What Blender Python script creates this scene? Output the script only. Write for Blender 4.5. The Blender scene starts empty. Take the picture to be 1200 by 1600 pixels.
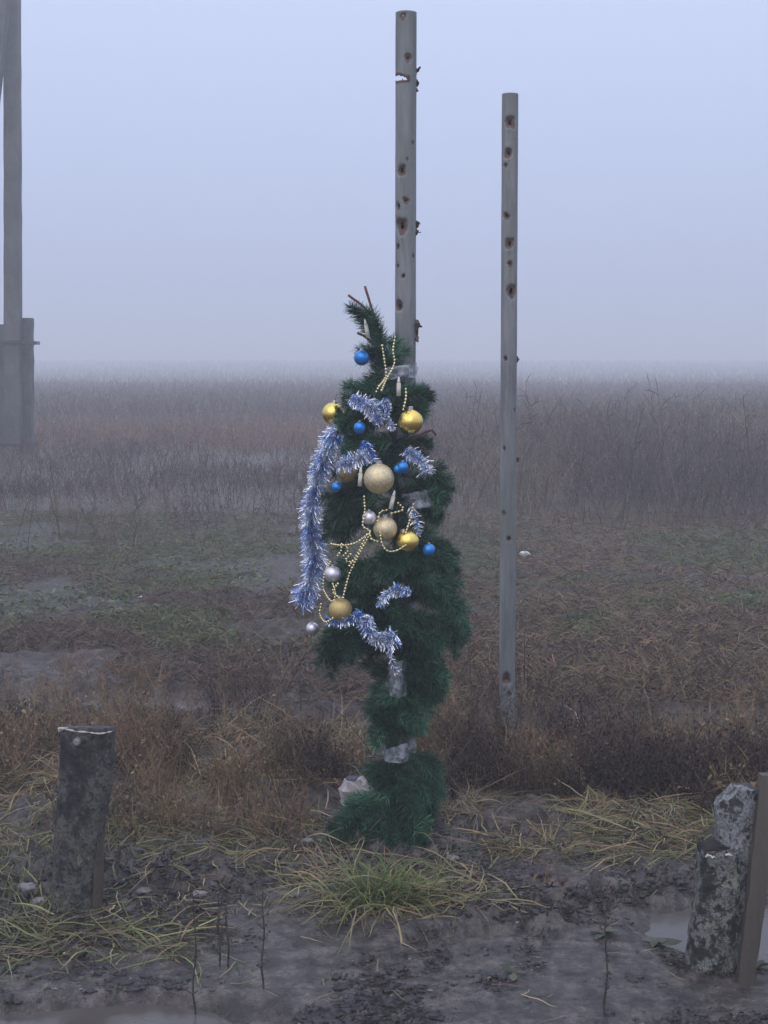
import bpy, math, random
import numpy as np

random.seed(7)
RNG = np.random.default_rng(11)
S = bpy.context.scene
COL = S.collection
R = math.radians

# ------------------------------------------------------------------ camera
FPX, CAM_H = 2200.0, 1.6
PITCH = math.atan(235.0 / FPX)
cam = bpy.data.cameras.new('camera')
cam.sensor_fit = 'VERTICAL'
cam.sensor_height = 36.0
cam.lens = 36.0 * FPX / 1600.0
cam.clip_start, cam.clip_end = 0.05, 3000.0
camo = bpy.data.objects.new('camera', cam)
COL.objects.link(camo)
camo.location = (0, 0, CAM_H)
camo.rotation_euler = (R(90) - PITCH, 0, 0)
S.camera = camo

# ------------------------------------------------------------------ sky
SUN_EL, SUN_ROT = R(38), R(200)
world = bpy.data.worlds.new('World')
S.world = world
world.use_nodes = True
wn, wl = world.node_tree.nodes, world.node_tree.links
bg = wn['Background']
sky = wn.new('ShaderNodeTexSky')
sky.sky_type = 'NISHITA'
sky.sun_disc = False
sky.sun_elevation, sky.sun_rotation = SUN_EL, SUN_ROT
sky.dust_density = 6.0
sky.air_density = 1.2
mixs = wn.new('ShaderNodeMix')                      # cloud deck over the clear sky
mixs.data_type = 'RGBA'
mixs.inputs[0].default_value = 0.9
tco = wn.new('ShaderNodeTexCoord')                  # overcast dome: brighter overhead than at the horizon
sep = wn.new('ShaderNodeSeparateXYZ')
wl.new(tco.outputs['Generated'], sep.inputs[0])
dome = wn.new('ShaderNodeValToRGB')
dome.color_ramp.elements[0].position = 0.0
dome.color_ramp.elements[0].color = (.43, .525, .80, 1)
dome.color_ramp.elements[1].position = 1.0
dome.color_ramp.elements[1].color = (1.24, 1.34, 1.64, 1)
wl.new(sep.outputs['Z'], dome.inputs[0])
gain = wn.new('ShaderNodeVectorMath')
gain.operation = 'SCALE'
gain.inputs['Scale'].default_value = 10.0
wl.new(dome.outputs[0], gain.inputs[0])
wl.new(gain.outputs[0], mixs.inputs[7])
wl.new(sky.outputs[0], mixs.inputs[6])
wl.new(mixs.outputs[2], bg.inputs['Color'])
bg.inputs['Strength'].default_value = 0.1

sun = bpy.data.lights.new('sun', 'SUN')
sun.energy = 0.8
sun.angle = R(70)
sun.color = (1.0, 0.93, 0.85)
suno = bpy.data.objects.new('sun', sun)
COL.objects.link(suno)
suno.rotation_euler = (R(90) - SUN_EL, 0, R(180) - SUN_ROT)
suno.location = (0, 0, 30)

S.view_settings.view_transform = 'Standard'
S.view_settings.look = 'None'
S.view_settings.gamma = 1.0
S.view_settings.exposure = 0.09
S.view_settings.use_curve_mapping = False
S.render.engine = 'CYCLES'
cy = S.cycles
cy.max_bounces = 10
cy.volume_bounces = 5
cy.transparent_max_bounces = 16
cy.use_denoising = True
HAZE_DENSITY, HAZE_ANISO = 0.0100, 0.35


# ------------------------------------------------------------------ helpers
def ray(px, py):
    cx, cyy = (px - 600.0) / FPX, (800.0 - py) / FPX
    return (cx, math.cos(PITCH) + cyy * math.sin(PITCH), -math.sin(PITCH) + cyy * math.cos(PITCH))


def at(px, py, D):
    """the point seen at a photo pixel when it stands D metres away"""
    d = ray(px, py)
    t = D / d[1]
    return np.array((t * d[0], D, CAM_H + t * d[2]))


def ground_at(px, py):
    d = ray(px, py)
    t = -CAM_H / d[2]
    return np.array((t * d[0], t * d[1], 0.0))


def PX(D):
    return D / FPX                                  # metres per photo pixel at D


_perm = np.random.default_rng(3).random((256, 256))


def vnoise(x, y):
    xi, yi = np.floor(x).astype(int), np.floor(y).astype(int)
    fx, fy = x - xi, y - yi
    fx, fy = fx * fx * (3 - 2 * fx), fy * fy * (3 - 2 * fy)
    a, b = _perm[xi & 255, yi & 255], _perm[(xi + 1) & 255, yi & 255]
    c, d = _perm[xi & 255, (yi + 1) & 255], _perm[(xi + 1) & 255, (yi + 1) & 255]
    return (a * (1 - fx) + b * fx) * (1 - fy) + (c * (1 - fx) + d * fx) * fy


def fbm(x, y, o=4):
    s, a, f, n = 0, 1.0, 1.0, 0
    for k in range(o):
        s = s + a * vnoise(x * f + 17.3 * k, y * f + 5.1 * k)
        n += a
        a *= .5
        f *= 2.03
    return s / n


def sstep(a, b, x):
    t = np.clip((x - a) / (b - a), 0, 1)
    return t * t * (3 - 2 * t)


# wet hollows: centre x, centre y, half sizes
def _hollow(px, py, rx, ry):
    p = ground_at(px, py)
    return (p[0], p[1], rx, ry)


HOLLOWS = [_hollow(225, 1090, 1.15, .24), _hollow(1150, 1445, .34, .3), _hollow(110, 1596, .55, .17)]
WET_SPOTS = [_hollow(130, 1580, .6, .2), _hollow(830, 1590, .4, .08)]
WATER_Z = -0.034


def hollow_mask(x, y):
    m = np.zeros_like(x)
    wob = .55 * (fbm(x * 3.1 + 9, y * 5.3, 4) - .5)
    for hx, hy, rx, ry in HOLLOWS:
        d = np.sqrt(((x - hx) / rx) ** 2 + ((y - hy) / ry) ** 2) + wob * 1.5
        m = np.maximum(m, 1 - sstep(.55, 1.05, d))
    return m


def smooth_mask(x, y):
    """the worn wet strip along the road, smoother than the churned mud"""
    return 1 - sstep(3.62, 3.95, y + .35 * (fbm(x * 2.2, y * 2.2, 3) - .5))


def film_mask(x, y):
    """0 = wet film trodden flat, 1 = churned clods"""
    g = sstep(.40, .56, fbm(x * 2.6 + 13, y * 3.4 + 2, 4))
    return np.maximum(g, sstep(4.3, 4.7, y)) * (1 - .85 * smooth_mask(x, y)) * (1 - .7 * sstep(.3, -.3, x - .1) * (1 - sstep(3.9, 4.1, y)))


def gz(x, y):
    x, y = np.asarray(x, float), np.asarray(y, float)
    near = 1 - sstep(7, 14, y)
    h = .03 * (fbm(x * .9 + 4, y * .9, 3) - .5)
    g = film_mask(x, y)
    ridge = (1 - np.abs(2 * fbm(x * 6.5 + 3, y * 8.5 + 1, 4) - 1)) ** 3 - .45
    fine = (1 - np.abs(2 * fbm(x * 17 + 9, y * 21 + 2, 3) - 1)) ** 3 - .4
    crumb = (1 - np.abs(2 * fbm(x * 46 + 5, y * 52, 2) - 1)) ** 2 - .4
    lumps = np.clip(fbm(x * 11 + 40, y * 13, 3) - .52, 0, 1)
    clod = .030 * ridge + .022 * fine + .006 * crumb + .16 * lumps
    h = h + near * (clod * g + (1 - g) * (.004 * fine + .0025 * crumb))
    h = h + .03 * np.exp(-((y - 5.8) / .6) ** 2) * (fbm(x * 1.3, y * 1.3 + 8, 2) - .2)
    h = h + (1 - near) * .08 * fbm(x * .35, y * .35, 3) + sstep(6.8, 8, y) * (1 - sstep(14, 20, y)) * (.05 * (fbm(x * 5, y * 3.5 + 7, 3) - .4) + .08 * np.clip(fbm(x * 2.1, y * 1.6 + 3, 3) - .5, 0, 1))
    h = h + 1.60 * sstep(100, 300, y) - 6 * sstep(310, 640, y)
    hm = hollow_mask(x, y)
    return h * (1 - hm) - .055 * hm


def mesh_obj(name, V, Q, mat, parent=None, smooth=False, col=None, attr=None):
    V = np.ascontiguousarray(V, np.float32).reshape(-1, 3)
    me = bpy.data.meshes.new(name)
    if isinstance(Q, np.ndarray):
        k = Q.shape[1]
        me.vertices.add(len(V))
        me.vertices.foreach_set('co', V.ravel())
        me.loops.add(Q.size)
        me.loops.foreach_set('vertex_index', np.ascontiguousarray(Q, np.int32).ravel())
        me.polygons.add(len(Q))
        me.polygons.foreach_set('loop_start', np.arange(0, Q.size, k, dtype=np.int32))
        me.update(calc_edges=True)
    else:
        me.from_pydata(V.tolist(), [], Q)
    if col is not None:
        a = me.color_attributes.new('tint', 'FLOAT_COLOR', 'POINT')
        c = np.ones((len(V), 4), np.float32)
        c[:, :3] = col
        a.data.foreach_set('color', c.ravel())
    for k, v in (attr or {}).items():
        a = me.attributes.new(k, 'FLOAT', 'POINT')
        a.data.foreach_set('value', np.ascontiguousarray(v, np.float32))
    if smooth:
        me.polygons.foreach_set('use_smooth', np.ones(len(me.polygons), bool))
    if mat is not None:
        me.materials.append(mat)
    me.validate()
    o = bpy.data.objects.new(name, me)
    COL.objects.link(o)
    if parent is not None:
        o.parent = parent
        o.matrix_parent_inverse = parent.matrix_world.inverted() if False else o.matrix_parent_inverse
    return o


def tag(o, label=None, cat=None, group=None, kind=None):
    if label: o['label'] = label
    if cat: o['category'] = cat
    if group: o['group'] = group
    if kind: o['kind'] = kind
    return o


def thing(name, loc, label, cat, group=None):
    o = bpy.data.objects.new(name, None)
    o.empty_display_size = .05
    COL.objects.link(o)
    o.location = [float(c) for c in loc]
    return tag(o, label, cat, group)


class MB:
    """collects geometry in the local frame of an origin, then links it as one mesh"""
    def __init__(s, origin=(0, 0, 0)):
        s.V, s.F, s.n, s.o = [], [], 0, np.array(origin, float)

    def add(s, V, F):
        V = np.asarray(V, float).reshape(-1, 3) - s.o
        s.V.append(V)
        s.F += [tuple(int(i) + s.n for i in f) for f in F]
        s.n += len(V)
        return s

    def build(s, name, mat, parent=None, smooth=False):
        return mesh_obj(name, np.concatenate(s.V), s.F, mat, parent, smooth)


def frame_of(d):
    d = np.asarray(d, float)
    d = d / (np.linalg.norm(d) + 1e-9)
    a = np.array((0, 0, 1.)) if abs(d[2]) < .9 else np.array((1., 0, 0))
    u = np.cross(d, a)
    u /= np.linalg.norm(u)
    return d, u, np.cross(d, u)


def tube(pts, rad, n=8, caps=True):
    pts = np.asarray(pts, float)
    K = len(pts)
    rad = np.broadcast_to(np.asarray(rad, float), (K,))
    V, F = [], []
    for k in range(K):
        d, u, v = frame_of(pts[min(k + 1, K - 1)] - pts[max(k - 1, 0)])
        for i in range(n):
            a = 2 * math.pi * i / n
            V.append(pts[k] + rad[k] * (math.cos(a) * u + math.sin(a) * v))
    for k in range(K - 1):
        for i in range(n):
            j = (i + 1) % n
            F.append((k * n + i, k * n + j, (k + 1) * n + j, (k + 1) * n + i))
    if caps:
        F += [tuple(range(n - 1, -1, -1)), tuple((K - 1) * n + i for i in range(n))]
    return V, F


def ball(c, r, nu=24, nv=14, sc=(1, 1, 1)):
    c = np.asarray(c, float)
    V, F = [c + (0, 0, r * sc[2])], []
    for j in range(1, nv):
        t = math.pi * j / nv
        for i in range(nu):
            a = 2 * math.pi * i / nu
            V.append(c + r * np.array((math.sin(t) * math.cos(a) * sc[0], math.sin(t) * math.sin(a) * sc[1], math.cos(t) * sc[2])))
    V.append(c - (0, 0, r * sc[2]))
    for i in range(nu):
        F.append((0, 1 + i, 1 + (i + 1) % nu))
        F.append((len(V) - 1, 1 + (nv - 2) * nu + (i + 1) % nu, 1 + (nv - 2) * nu + i))
    for j in range(nv - 2):
        for i in range(nu):
            a, b = 1 + j * nu + i, 1 + j * nu + (i + 1) % nu
            F.append((a, a + nu, b + nu, b))
    return V, F


def box8(P):
    """8 corners: bottom four anticlockwise, top four"""
    return P, [(3, 2, 1, 0), (4, 5, 6, 7), (0, 1, 5, 4), (1, 2, 6, 5), (2, 3, 7, 6), (3, 0, 4, 7)]


def spline(P, step):
    """points evenly spaced along a smooth curve through P"""
    P = np.asarray(P, float)
    if len(P) < 3:
        Q = np.linspace(P[0], P[-1], 40)
    else:
        E = np.vstack([2 * P[0] - P[1], P, 2 * P[-1] - P[-2]])
        Q = []
        for i in range(1, len(E) - 2):
            for t in np.linspace(0, 1, 20, endpoint=False):
                a, b, c, d = E[i - 1], E[i], E[i + 1], E[i + 2]
                Q.append(.5 * (2 * b + (c - a) * t + (2 * a - 5 * b + 4 * c - d) * t * t + (3 * b - a - 3 * c + d) * t ** 3))
        Q = np.array(Q + [P[-1]])
    L = np.r_[0, np.cumsum(np.linalg.norm(np.diff(Q, axis=0), axis=1))]
    n = max(2, int(L[-1] / step) + 1)
    s = np.linspace(0, L[-1], n)
    return np.stack([np.interp(s, L, Q[:, k]) for k in range(3)], 1)


def ribbons(P, W, side):
    """P (N,K,3) centre lines, W (N,K) widths, side (N,3) or (N,K,3): flat strips -> verts, quads"""
    N, K = P.shape[:2]
    if side.ndim == 2:
        side = side[:, None, :]
    a, b = P + side * W[..., None] * .5, P - side * W[..., None] * .5
    V = np.stack([a, b], 2).reshape(-1, 3)
    base = (np.arange(N) * K * 2)[:, None] + (np.arange(K - 1) * 2)[None]
    Q = np.stack([base, base + 1, base + 3, base + 2], -1).reshape(-1, 4)
    return V, Q


class Rib:
    def __init__(s):
        s.V, s.Q, s.C, s.n = [], [], [], 0

    def add(s, P, W, side, col):
        V, Q = ribbons(P, W, side)
        s.V.append(V)
        s.Q.append(Q + s.n)
        s.C.append(np.repeat(col, P.shape[1] * 2, 0))
        s.n += len(V)

    def build(s, name, mat, parent=None, origin=None):
        V = np.concatenate(s.V)
        if origin is not None:
            V = V - np.asarray(origin, float)
        return mesh_obj(name, V, np.concatenate(s.Q), mat, parent, col=np.concatenate(s.C))


def unit(v):
    return v / (np.linalg.norm(v, axis=-1, keepdims=True) + 1e-9)


def blade_paths(root, az, elev, L, droop, K=5, wander=0.0, ground=True):
    """stems that leave the root at an elevation and bend down by droop over their length"""
    N = len(root)
    t = (np.arange(K - 1) + .5) / (K - 1)
    e = elev[:, None] - droop[:, None] * t[None]
    a = az[:, None] + (RNG.normal(0, wander, (N, K - 1)).cumsum(1) if wander else 0)
    stp = np.stack([np.cos(e) * np.cos(a), np.cos(e) * np.sin(a), np.sin(e)], -1) * (L / (K - 1))[:, None, None]
    P = np.concatenate([root[:, None], root[:, None] + np.cumsum(stp, 1)], 1)
    if ground:
        P[..., 2] = np.maximum(P[..., 2], gz(P[..., 0], P[..., 1]) + .004 + .008 * RNG.random((N, 1)))
    return P


def sides(az, twist):
    s = np.stack([-np.sin(az), np.cos(az), np.zeros_like(az)], -1)
    u = np.array((0, 0, 1.0))
    return s * np.cos(twist)[:, None] + u * np.sin(twist)[:, None]


def pick(cols, N, p=None, jit=.25):
    cols = np.asarray(cols, float)
    c = cols[RNG.choice(len(cols), N, p=p)]
    return c * (1 + jit * (RNG.random((N, 1)) * 2 - 1)) * (1 + .1 * (RNG.random((N, 3)) * 2 - 1))


# ------------------------------------------------------------------ materials
def new_mat(name):
    m = bpy.data.materials.new(name)
    m.use_nodes = True
    nt = m.node_tree
    return m, nt, nt.nodes['Principled BSDF'], nt.nodes['Material Output']


def N_(nt, t, **kw):
    n = nt.nodes.new(t)
    for k, v in kw.items():
        if k == 'inp':
            for a, b in v.items():
                n.inputs[a].default_value = b
        else:
            setattr(n, k, v)
    return n


def noise_(nt, scale, detail=5, rough=.6, coord='Object', stretch=None, off=None):
    tc = N_(nt, 'ShaderNodeTexCoord')
    src = tc.outputs[coord]
    if stretch or off:
        mp = N_(nt, 'ShaderNodeMapping')
        if stretch: mp.inputs['Scale'].default_value = stretch
        if off: mp.inputs['Location'].default_value = off
        nt.links.new(src, mp.inputs[0])
        src = mp.outputs[0]
    n = N_(nt, 'ShaderNodeTexNoise', inp={'Scale': scale, 'Detail': detail, 'Roughness': rough})
    nt.links.new(src, n.inputs['Vector'])
    return n.outputs['Fac']


def ramp_(nt, fac, stops):
    r = N_(nt, 'ShaderNodeValToRGB')
    e = r.color_ramp.elements
    while len(e) < len(stops):
        e.new(.5)
    for el, (p, c) in zip(e, stops):
        el.position = p
        el.color = (*c, 1) if len(c) == 3 else c
    nt.links.new(fac, r.inputs[0])
    return r.outputs[0]


def mix_(nt, fac, a, b, mode='MIX'):
    m = N_(nt, 'ShaderNodeMix', data_type='RGBA', blend_type=mode)
    for i, v in ((0, fac), (6, a), (7, b)):
        if isinstance(v, (int, float)):
            m.inputs[i].default_value = v
        elif isinstance(v, tuple):
            m.inputs[i].default_value = (*v, 1)
        else:
            nt.links.new(v, m.inputs[i])
    return m.outputs[2]


def bump_(nt, bsdf, h, strength, dist):
    b = N_(nt, 'ShaderNodeBump', inp={'Strength': strength, 'Distance': dist})
    nt.links.new(h, b.inputs['Height'])
    nt.links.new(b.outputs[0], bsdf.inputs['Normal'])


def grey(v):
    return (v, v, v)


def tint_mat(name, rough=.7, spec=.3, transl=0.0, gain=1.0):
    m, nt, b, out = new_mat(name)
    a = N_(nt, 'ShaderNodeAttribute', attribute_name='tint')
    c = mix_(nt, 1.0, a.outputs['Color'], (gain, gain, gain), 'MULTIPLY')
    nt.links.new(c, b.inputs['Base Color'])
    b.inputs['Roughness'].default_value = rough
    b.inputs['Specular IOR Level'].default_value = spec
    if transl:
        tr = N_(nt, 'ShaderNodeBsdfTranslucent')
        nt.links.new(c, tr.inputs[0])
        ms = N_(nt, 'ShaderNodeMixShader', inp={0: transl})
        nt.links.new(b.outputs[0], ms.inputs[1])
        nt.links.new(tr.outputs[0], ms.inputs[2])
        nt.links.new(ms.outputs[0], out.inputs[0])
    return m


def simple_mat(name, col, rough=.5, metal=0.0, var=.3, scale=30, bump=0.0, spec=.5, coat=0.0):
    m, nt, b, out = new_mat(name)
    n = noise_(nt, scale)
    lo, hi = tuple(c * (1 - var) for c in col), tuple(min(1, c * (1 + var)) for c in col)
    nt.links.new(ramp_(nt, n, [(.3, lo), (.7, hi)]), b.inputs['Base Color'])
    b.inputs['Roughness'].default_value = rough
    b.inputs['Metallic'].default_value = metal
    b.inputs['Specular IOR Level'].default_value = spec
    b.inputs['Coat Weight'].default_value = coat
    if bump:
        bump_(nt, b, n, bump, .005)
    return m


def ground_mat():
    m, nt, b, out = new_mat('wet_mud')
    n1, n2, n3 = noise_(nt, 1.1, 6), noise_(nt, 14, 7, .7), noise_(nt, 70, 4, .7)
    mud = ramp_(nt, n2, [(.38, (.026, .021, .020)), (.5, (.070, .058, .055)), (.62, (.135, .114, .104))])
    hum = ramp_(nt, n2, [(.36, (.032, .024, .020)), (.62, (.095, .072, .057))])
    a = N_(nt, 'ShaderNodeAttribute', attribute_name='field')
    c = mix_(nt, a.outputs['Fac'], mud, hum)
    g = N_(nt, 'ShaderNodeAttribute', attribute_name='green')
    grn = ramp_(nt, n3, [(.35, (.03, .034, .02)), (.7, (.07, .08, .045))])
    c = mix_(nt, g.outputs['Fac'], c, grn)
    c = mix_(nt, 1.0, c, ramp_(nt, n1, [(.3, grey(.75)), (.7, grey(1.15))]), 'MULTIPLY')
    nt.links.new(c, b.inputs['Base Color'])
    w = N_(nt, 'ShaderNodeAttribute', attribute_name='wet')
    rg = ramp_(nt, n2, [(.38, grey(.20)), (.62, grey(.6))])
    rw = ramp_(nt, n2, [(.36, grey(.08)), (.62, grey(.28))])
    nt.links.new(mix_(nt, w.outputs['Fac'], rg, rw), b.inputs['Roughness'])
    mm = N_(nt, 'ShaderNodeMath', operation='ADD')
    nt.links.new(n2, mm.inputs[0])
    nt.links.new(n3, mm.inputs[1])
    sp = N_(nt, 'ShaderNodeMapRange', inp={3: .5, 4: .18})
    nt.links.new(a.outputs['Fac'], sp.inputs[0])
    nt.links.new(sp.outputs[0], b.inputs['Specular IOR Level'])
    bump_(nt, b, mm.outputs[0], .8, .016)
    return m


def water_mat():
    m, nt, b, out = new_mat('muddy_water')
    n = noise_(nt, 5, 5)
    nt.links.new(ramp_(nt, n, [(.3, (.07, .06, .057)), (.7, (.11, .096, .09))]), b.inputs['Base Color'])
    nt.links.new(ramp_(nt, n, [(.35, grey(.12)), (.65, grey(.3))]), b.inputs['Roughness'])
    b.inputs['IOR'].default_value = 1.36
    bump_(nt, b, noise_(nt, 22, 3), .12, .01)
    return m


def pole_mat():
    m, nt, b, out = new_mat('weathered_grey_steel')
    n1, n2, n3 = noise_(nt, 22, 6, .65, stretch=(1, 1, .12)), noise_(nt, 60, 5, .7), noise_(nt, 2.2, 3, off=(3, 0, 5))
    base = ramp_(nt, n1, [(.36, (.10, .105, .112)), (.62, (.22, .228, .235))])
    base = mix_(nt, ramp_(nt, n3, [(.4, grey(0)), (.65, grey(.6))]), base, (.15, .165, .15))
    base = mix_(nt, ramp_(nt, n2, [(.66, grey(0)), (.72, grey(.8))]), base, (.07, .05, .04))
    r = N_(nt, 'ShaderNodeAttribute', attribute_name='rust')
    rn = N_(nt, 'ShaderNodeMath', operation='MULTIPLY_ADD', inp={1: .8, 2: -.28})
    ad = N_(nt, 'ShaderNodeMath', operation='ADD')
    nt.links.new(r.outputs['Fac'], rn.inputs[0])
    nt.links.new(rn.outputs[0], ad.inputs[0])
    sc = N_(nt, 'ShaderNodeMath', operation='MULTIPLY', inp={1: .7})
    nt.links.new(n2, sc.inputs[0])
    nt.links.new(sc.outputs[0], ad.inputs[1])
    c = mix_(nt, ramp_(nt, ad.outputs[0], [(.30, grey(0)), (.62, grey(.95))]), base, ramp_(nt, n2, [(.35, (.045, .022, .016)), (.65, (.11, .052, .035))]))
    nt.links.new(c, b.inputs['Base Color'])
    b.inputs['Roughness'].default_value = .55
    b.inputs['Specular IOR Level'].default_value = .4
    bump_(nt, b, n2, .15, .003)
    return m


def bark_mat(name, stops, scale, speck=None, speck_at=(.58, .64), stretch=(1, 1, .6), bump=.6):
    m, nt, b, out = new_mat(name)
    n1, n2 = noise_(nt, scale, 7, .68, stretch=stretch), noise_(nt, scale * 3.3, 5, .7)
    c = ramp_(nt, n1, stops)
    if speck:
        c = mix_(nt, ramp_(nt, n2, [(speck_at[0], grey(0)), (speck_at[1], grey(1))]), c, speck)
    nt.links.new(c, b.inputs['Base Color'])
    b.inputs['Roughness'].default_value = .75
    mm = N_(nt, 'ShaderNodeMath', operation='ADD')
    nt.links.new(n1, mm.inputs[0])
    nt.links.new(n2, mm.inputs[1])
    bump_(nt, b, mm.outputs[0], bump, .012)
    return m


def tape_mat():
    m, nt, b, out = new_mat('clear_tape')
    n = noise_(nt, 30, 5, .7)
    b.inputs['Base Color'].default_value = (.42, .45, .50, 1)
    b.inputs['Roughness'].default_value = .22
    t = N_(nt, 'ShaderNodeBsdfTransparent')
    ms = N_(nt, 'ShaderNodeMixShader')
    nt.links.new(ramp_(nt, n, [(.38, grey(.12)), (.6, grey(.7))]), ms.inputs[0])
    nt.links.new(t.outputs[0], ms.inputs[1])
    nt.links.new(b.outputs[0], ms.inputs[2])
    nt.links.new(ms.outputs[0], out.inputs[0])
    bump_(nt, b, n, .8, .01)
    return m


M = {
    'ground': ground_mat(), 'water': water_mat(), 'pole': pole_mat(), 'tape': tape_mat(),
    'torn': simple_mat('torn_rusty_steel', (.05, .032, .028), .7, 0, .5, 60, .4),
    'weeds': tint_mat('dead_weed_stems', .75, .2, .15),
    'grass': tint_mat('wet_grass_blades', .5, .35, .25),
    'needle': tint_mat('plastic_fir_needles', .45, .35, .1),
    'stem': simple_mat('red_brown_wire_stem', (.12, .035, .03), .6, 0, .3, 80),
    'trunk': simple_mat('dark_tree_rod', (.03, .035, .028), .6, 0, .4, 80),
    'gold': simple_mat('shiny_gold', (.84, .60, .16), .24, 1, .12, 40, .1),
    'gold_glitter': simple_mat('glitter_gold', (.60, .46, .20), .5, .85, .3, 420, .5),
    'gold_pale': simple_mat('worn_pale_gold', (.66, .55, .34), .5, .75, .22, 120, .3),
    'gold_dull': simple_mat('tarnished_gold', (.40, .31, .15), .5, .8, .3, 60, .2),
    'blue': simple_mat('satin_blue', (.015, .21, .62), .3, .55, .12, 30, 0, .5, .3),
    'silver': simple_mat('pearl_lilac', (.70, .66, .74), .3, .7, .08, 50, .1),
    'cap': simple_mat('ornament_cap', (.6, .58, .55), .3, 1, .2, 60),
    'bead': simple_mat('gold_beads', (.78, .68, .40), .2, .9, .15, 30),
    'tin_silver': simple_mat('silver_foil', (.82, .84, .90), .22, 1, .1, 90),
    'tin_blue': simple_mat('blue_foil', (.11, .30, .74), .25, .9, .25, 90),
    'candle': simple_mat('cream_plastic', (.55, .52, .44), .5, 0, .15, 60),
    'concrete': bark_mat('aged_concrete', [(.38, (.045, .047, .05)), (.62, (.105, .107, .107))], 4, (.09, .09, .095), (.64, .72), bump=.25),
    'wire': simple_mat('dark_binding_wire', (.04, .038, .04), .6, .5, .3, 40),
    'post': bark_mat('old_post_bark', [(.38, (.012, .014, .016)), (.46, (.042, .042, .040)), (.52, (.10, .10, .094)), (.57, (.045, .040, .034)), (.64, (.15, .14, .115))], 17, (.015, .015, .016), (.54, .60), bump=1.0),
    'post_side': bark_mat('split_post_side', [(.35, (.045, .036, .030)), (.65, (.11, .085, .066))], 9, stretch=(1, 1, .1)),
    'wood_pale': simple_mat('pale_wood', (.45, .41, .37), .6, 0, .25, 70, .3),
    'lichen': bark_mat('lichened_post_bark', [(.40, (.018, .017, .016)), (.46, (.05, .047, .042)), (.505, (.20, .21, .205)), (.55, (.055, .058, .055)), (.59, (.24, .235, .18)), (.66, (.12, .125, .11))], 15, (.018, .017, .016), (.53, .58), (1, 1, .8), 1.0),
    'lichen_pale': bark_mat('pale_peeling_slab', [(.43, (.03, .027, .027)), (.46, (.12, .125, .125)), (.50, (.25, .262, .275)), (.545, (.07, .068, .065)), (.57, (.21, .22, .225)), (.63, (.10, .10, .098))], 14, (.035, .03, .03), (.55, .59), (1, 1, .8), .8),
    'hollow': simple_mat('rotten_hollow_wood', (.016, .013, .011), .9, 0, .4, 60, .5),
    'board': bark_mat('weathered_brown_board', [(.35, (.035, .028, .022)), (.65, (.085, .070, .055))], 8, stretch=(1, 1, .06), bump=.35),
    'bag': simple_mat('dirty_pale_plastic', (.36, .32, .33), .45, 0, .3, 25, .3),
    'bag_blue': simple_mat('violet_plastic', (.05, .045, .085), .5, 0, .2, 14),
    'bag_red': simple_mat('dark_red_plastic', (.08, .03, .032), .5, 0, .2, 14),
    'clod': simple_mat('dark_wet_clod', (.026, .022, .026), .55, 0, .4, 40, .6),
    'paper': simple_mat('white_scrap', (.68, .68, .67), .6, 0, .12, 50),
    'stone': simple_mat('wet_grey_stone', (.17, .155, .15), .5, 0, .3, 40, .4),
}

# ------------------------------------------------------------------ ground
def axis_x():
    a = list(np.arange(0, 1.12, .0085))
    st = .0085
    while a[-1] < 700:
        st *= 1.045
        a.append(a[-1] + st)
    a = np.array(a)
    return np.r_[-a[:0:-1], a]


def axis_y():
    a, st = [3.0], .05
    while a[-1] > -60:
        st *= 1.25
        a.append(a[-1] - st)
    a = a[::-1]
    while a[-1] < 5.2: a.append(a[-1] * 1.0023)
    while a[-1] < 9: a.append(a[-1] * 1.004)
    while a[-1] < 45: a.append(a[-1] * 1.012)
    while a[-1] < 700: a.append(a[-1] * 1.035)
    return np.array(a)


gx, gy = axis_x(), axis_y()
GX, GY = np.meshgrid(gx, gy)
GZ = gz(GX, GY)
nx = len(gx)
ii = (np.arange(len(gy) - 1)[:, None] * nx + np.arange(nx - 1)[None]).ravel()
GQ = np.stack([ii, ii + 1, ii + nx + 1, ii + nx], 1)
fld = sstep(4.6, 5.6, GY + .8 * (fbm(GX * 1.5, GY * 1.5, 3) - .5))
fld = fld * (1 - .7 * (sstep(6.2, 6.5, GY) * (1 - sstep(7.2, 7.8, GY))) * sstep(.4, -.2, GX))
grn = sstep(7.4, 8.0, GY) * (1 - sstep(11, 14, GY)) * sstep(.42, .6, fbm(GX * 1.6 + 3, GY * 1.2, 4)) * .8
spot = sum(1 - sstep(.4, 1.2, np.sqrt(((GX - a_) / c_) ** 2 + ((GY - b_) / d_) ** 2) + .9 * (fbm(GX * 4, GY * 7, 3) - .5)) for a_, b_, c_, d_ in WET_SPOTS)
wet = np.clip(.45 * spot + .55 * smooth_mask(GX, GY) + hollow_mask(GX, GY) + .75 * (1 - film_mask(GX, GY)), 0, 1)
ground = mesh_obj('ground', np.stack([GX, GY, GZ], -1), GQ, M['ground'], smooth=True,
                  attr={'field': fld.ravel(), 'green': grn.ravel(), 'wet': wet.ravel()})
tag(ground, kind='structure')

for hx, hy, rx, ry in HOLLOWS:
    n = 48
    a = np.arange(n) * 2 * math.pi / n
    V = np.stack([hx + 1.45 * rx * np.cos(a), hy + 1.45 * ry * np.sin(a), np.full(n, WATER_Z)], 1)
    o = mesh_obj('puddle', V, [tuple(range(n))], M['water'])
    tag(o, kind='structure')

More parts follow.
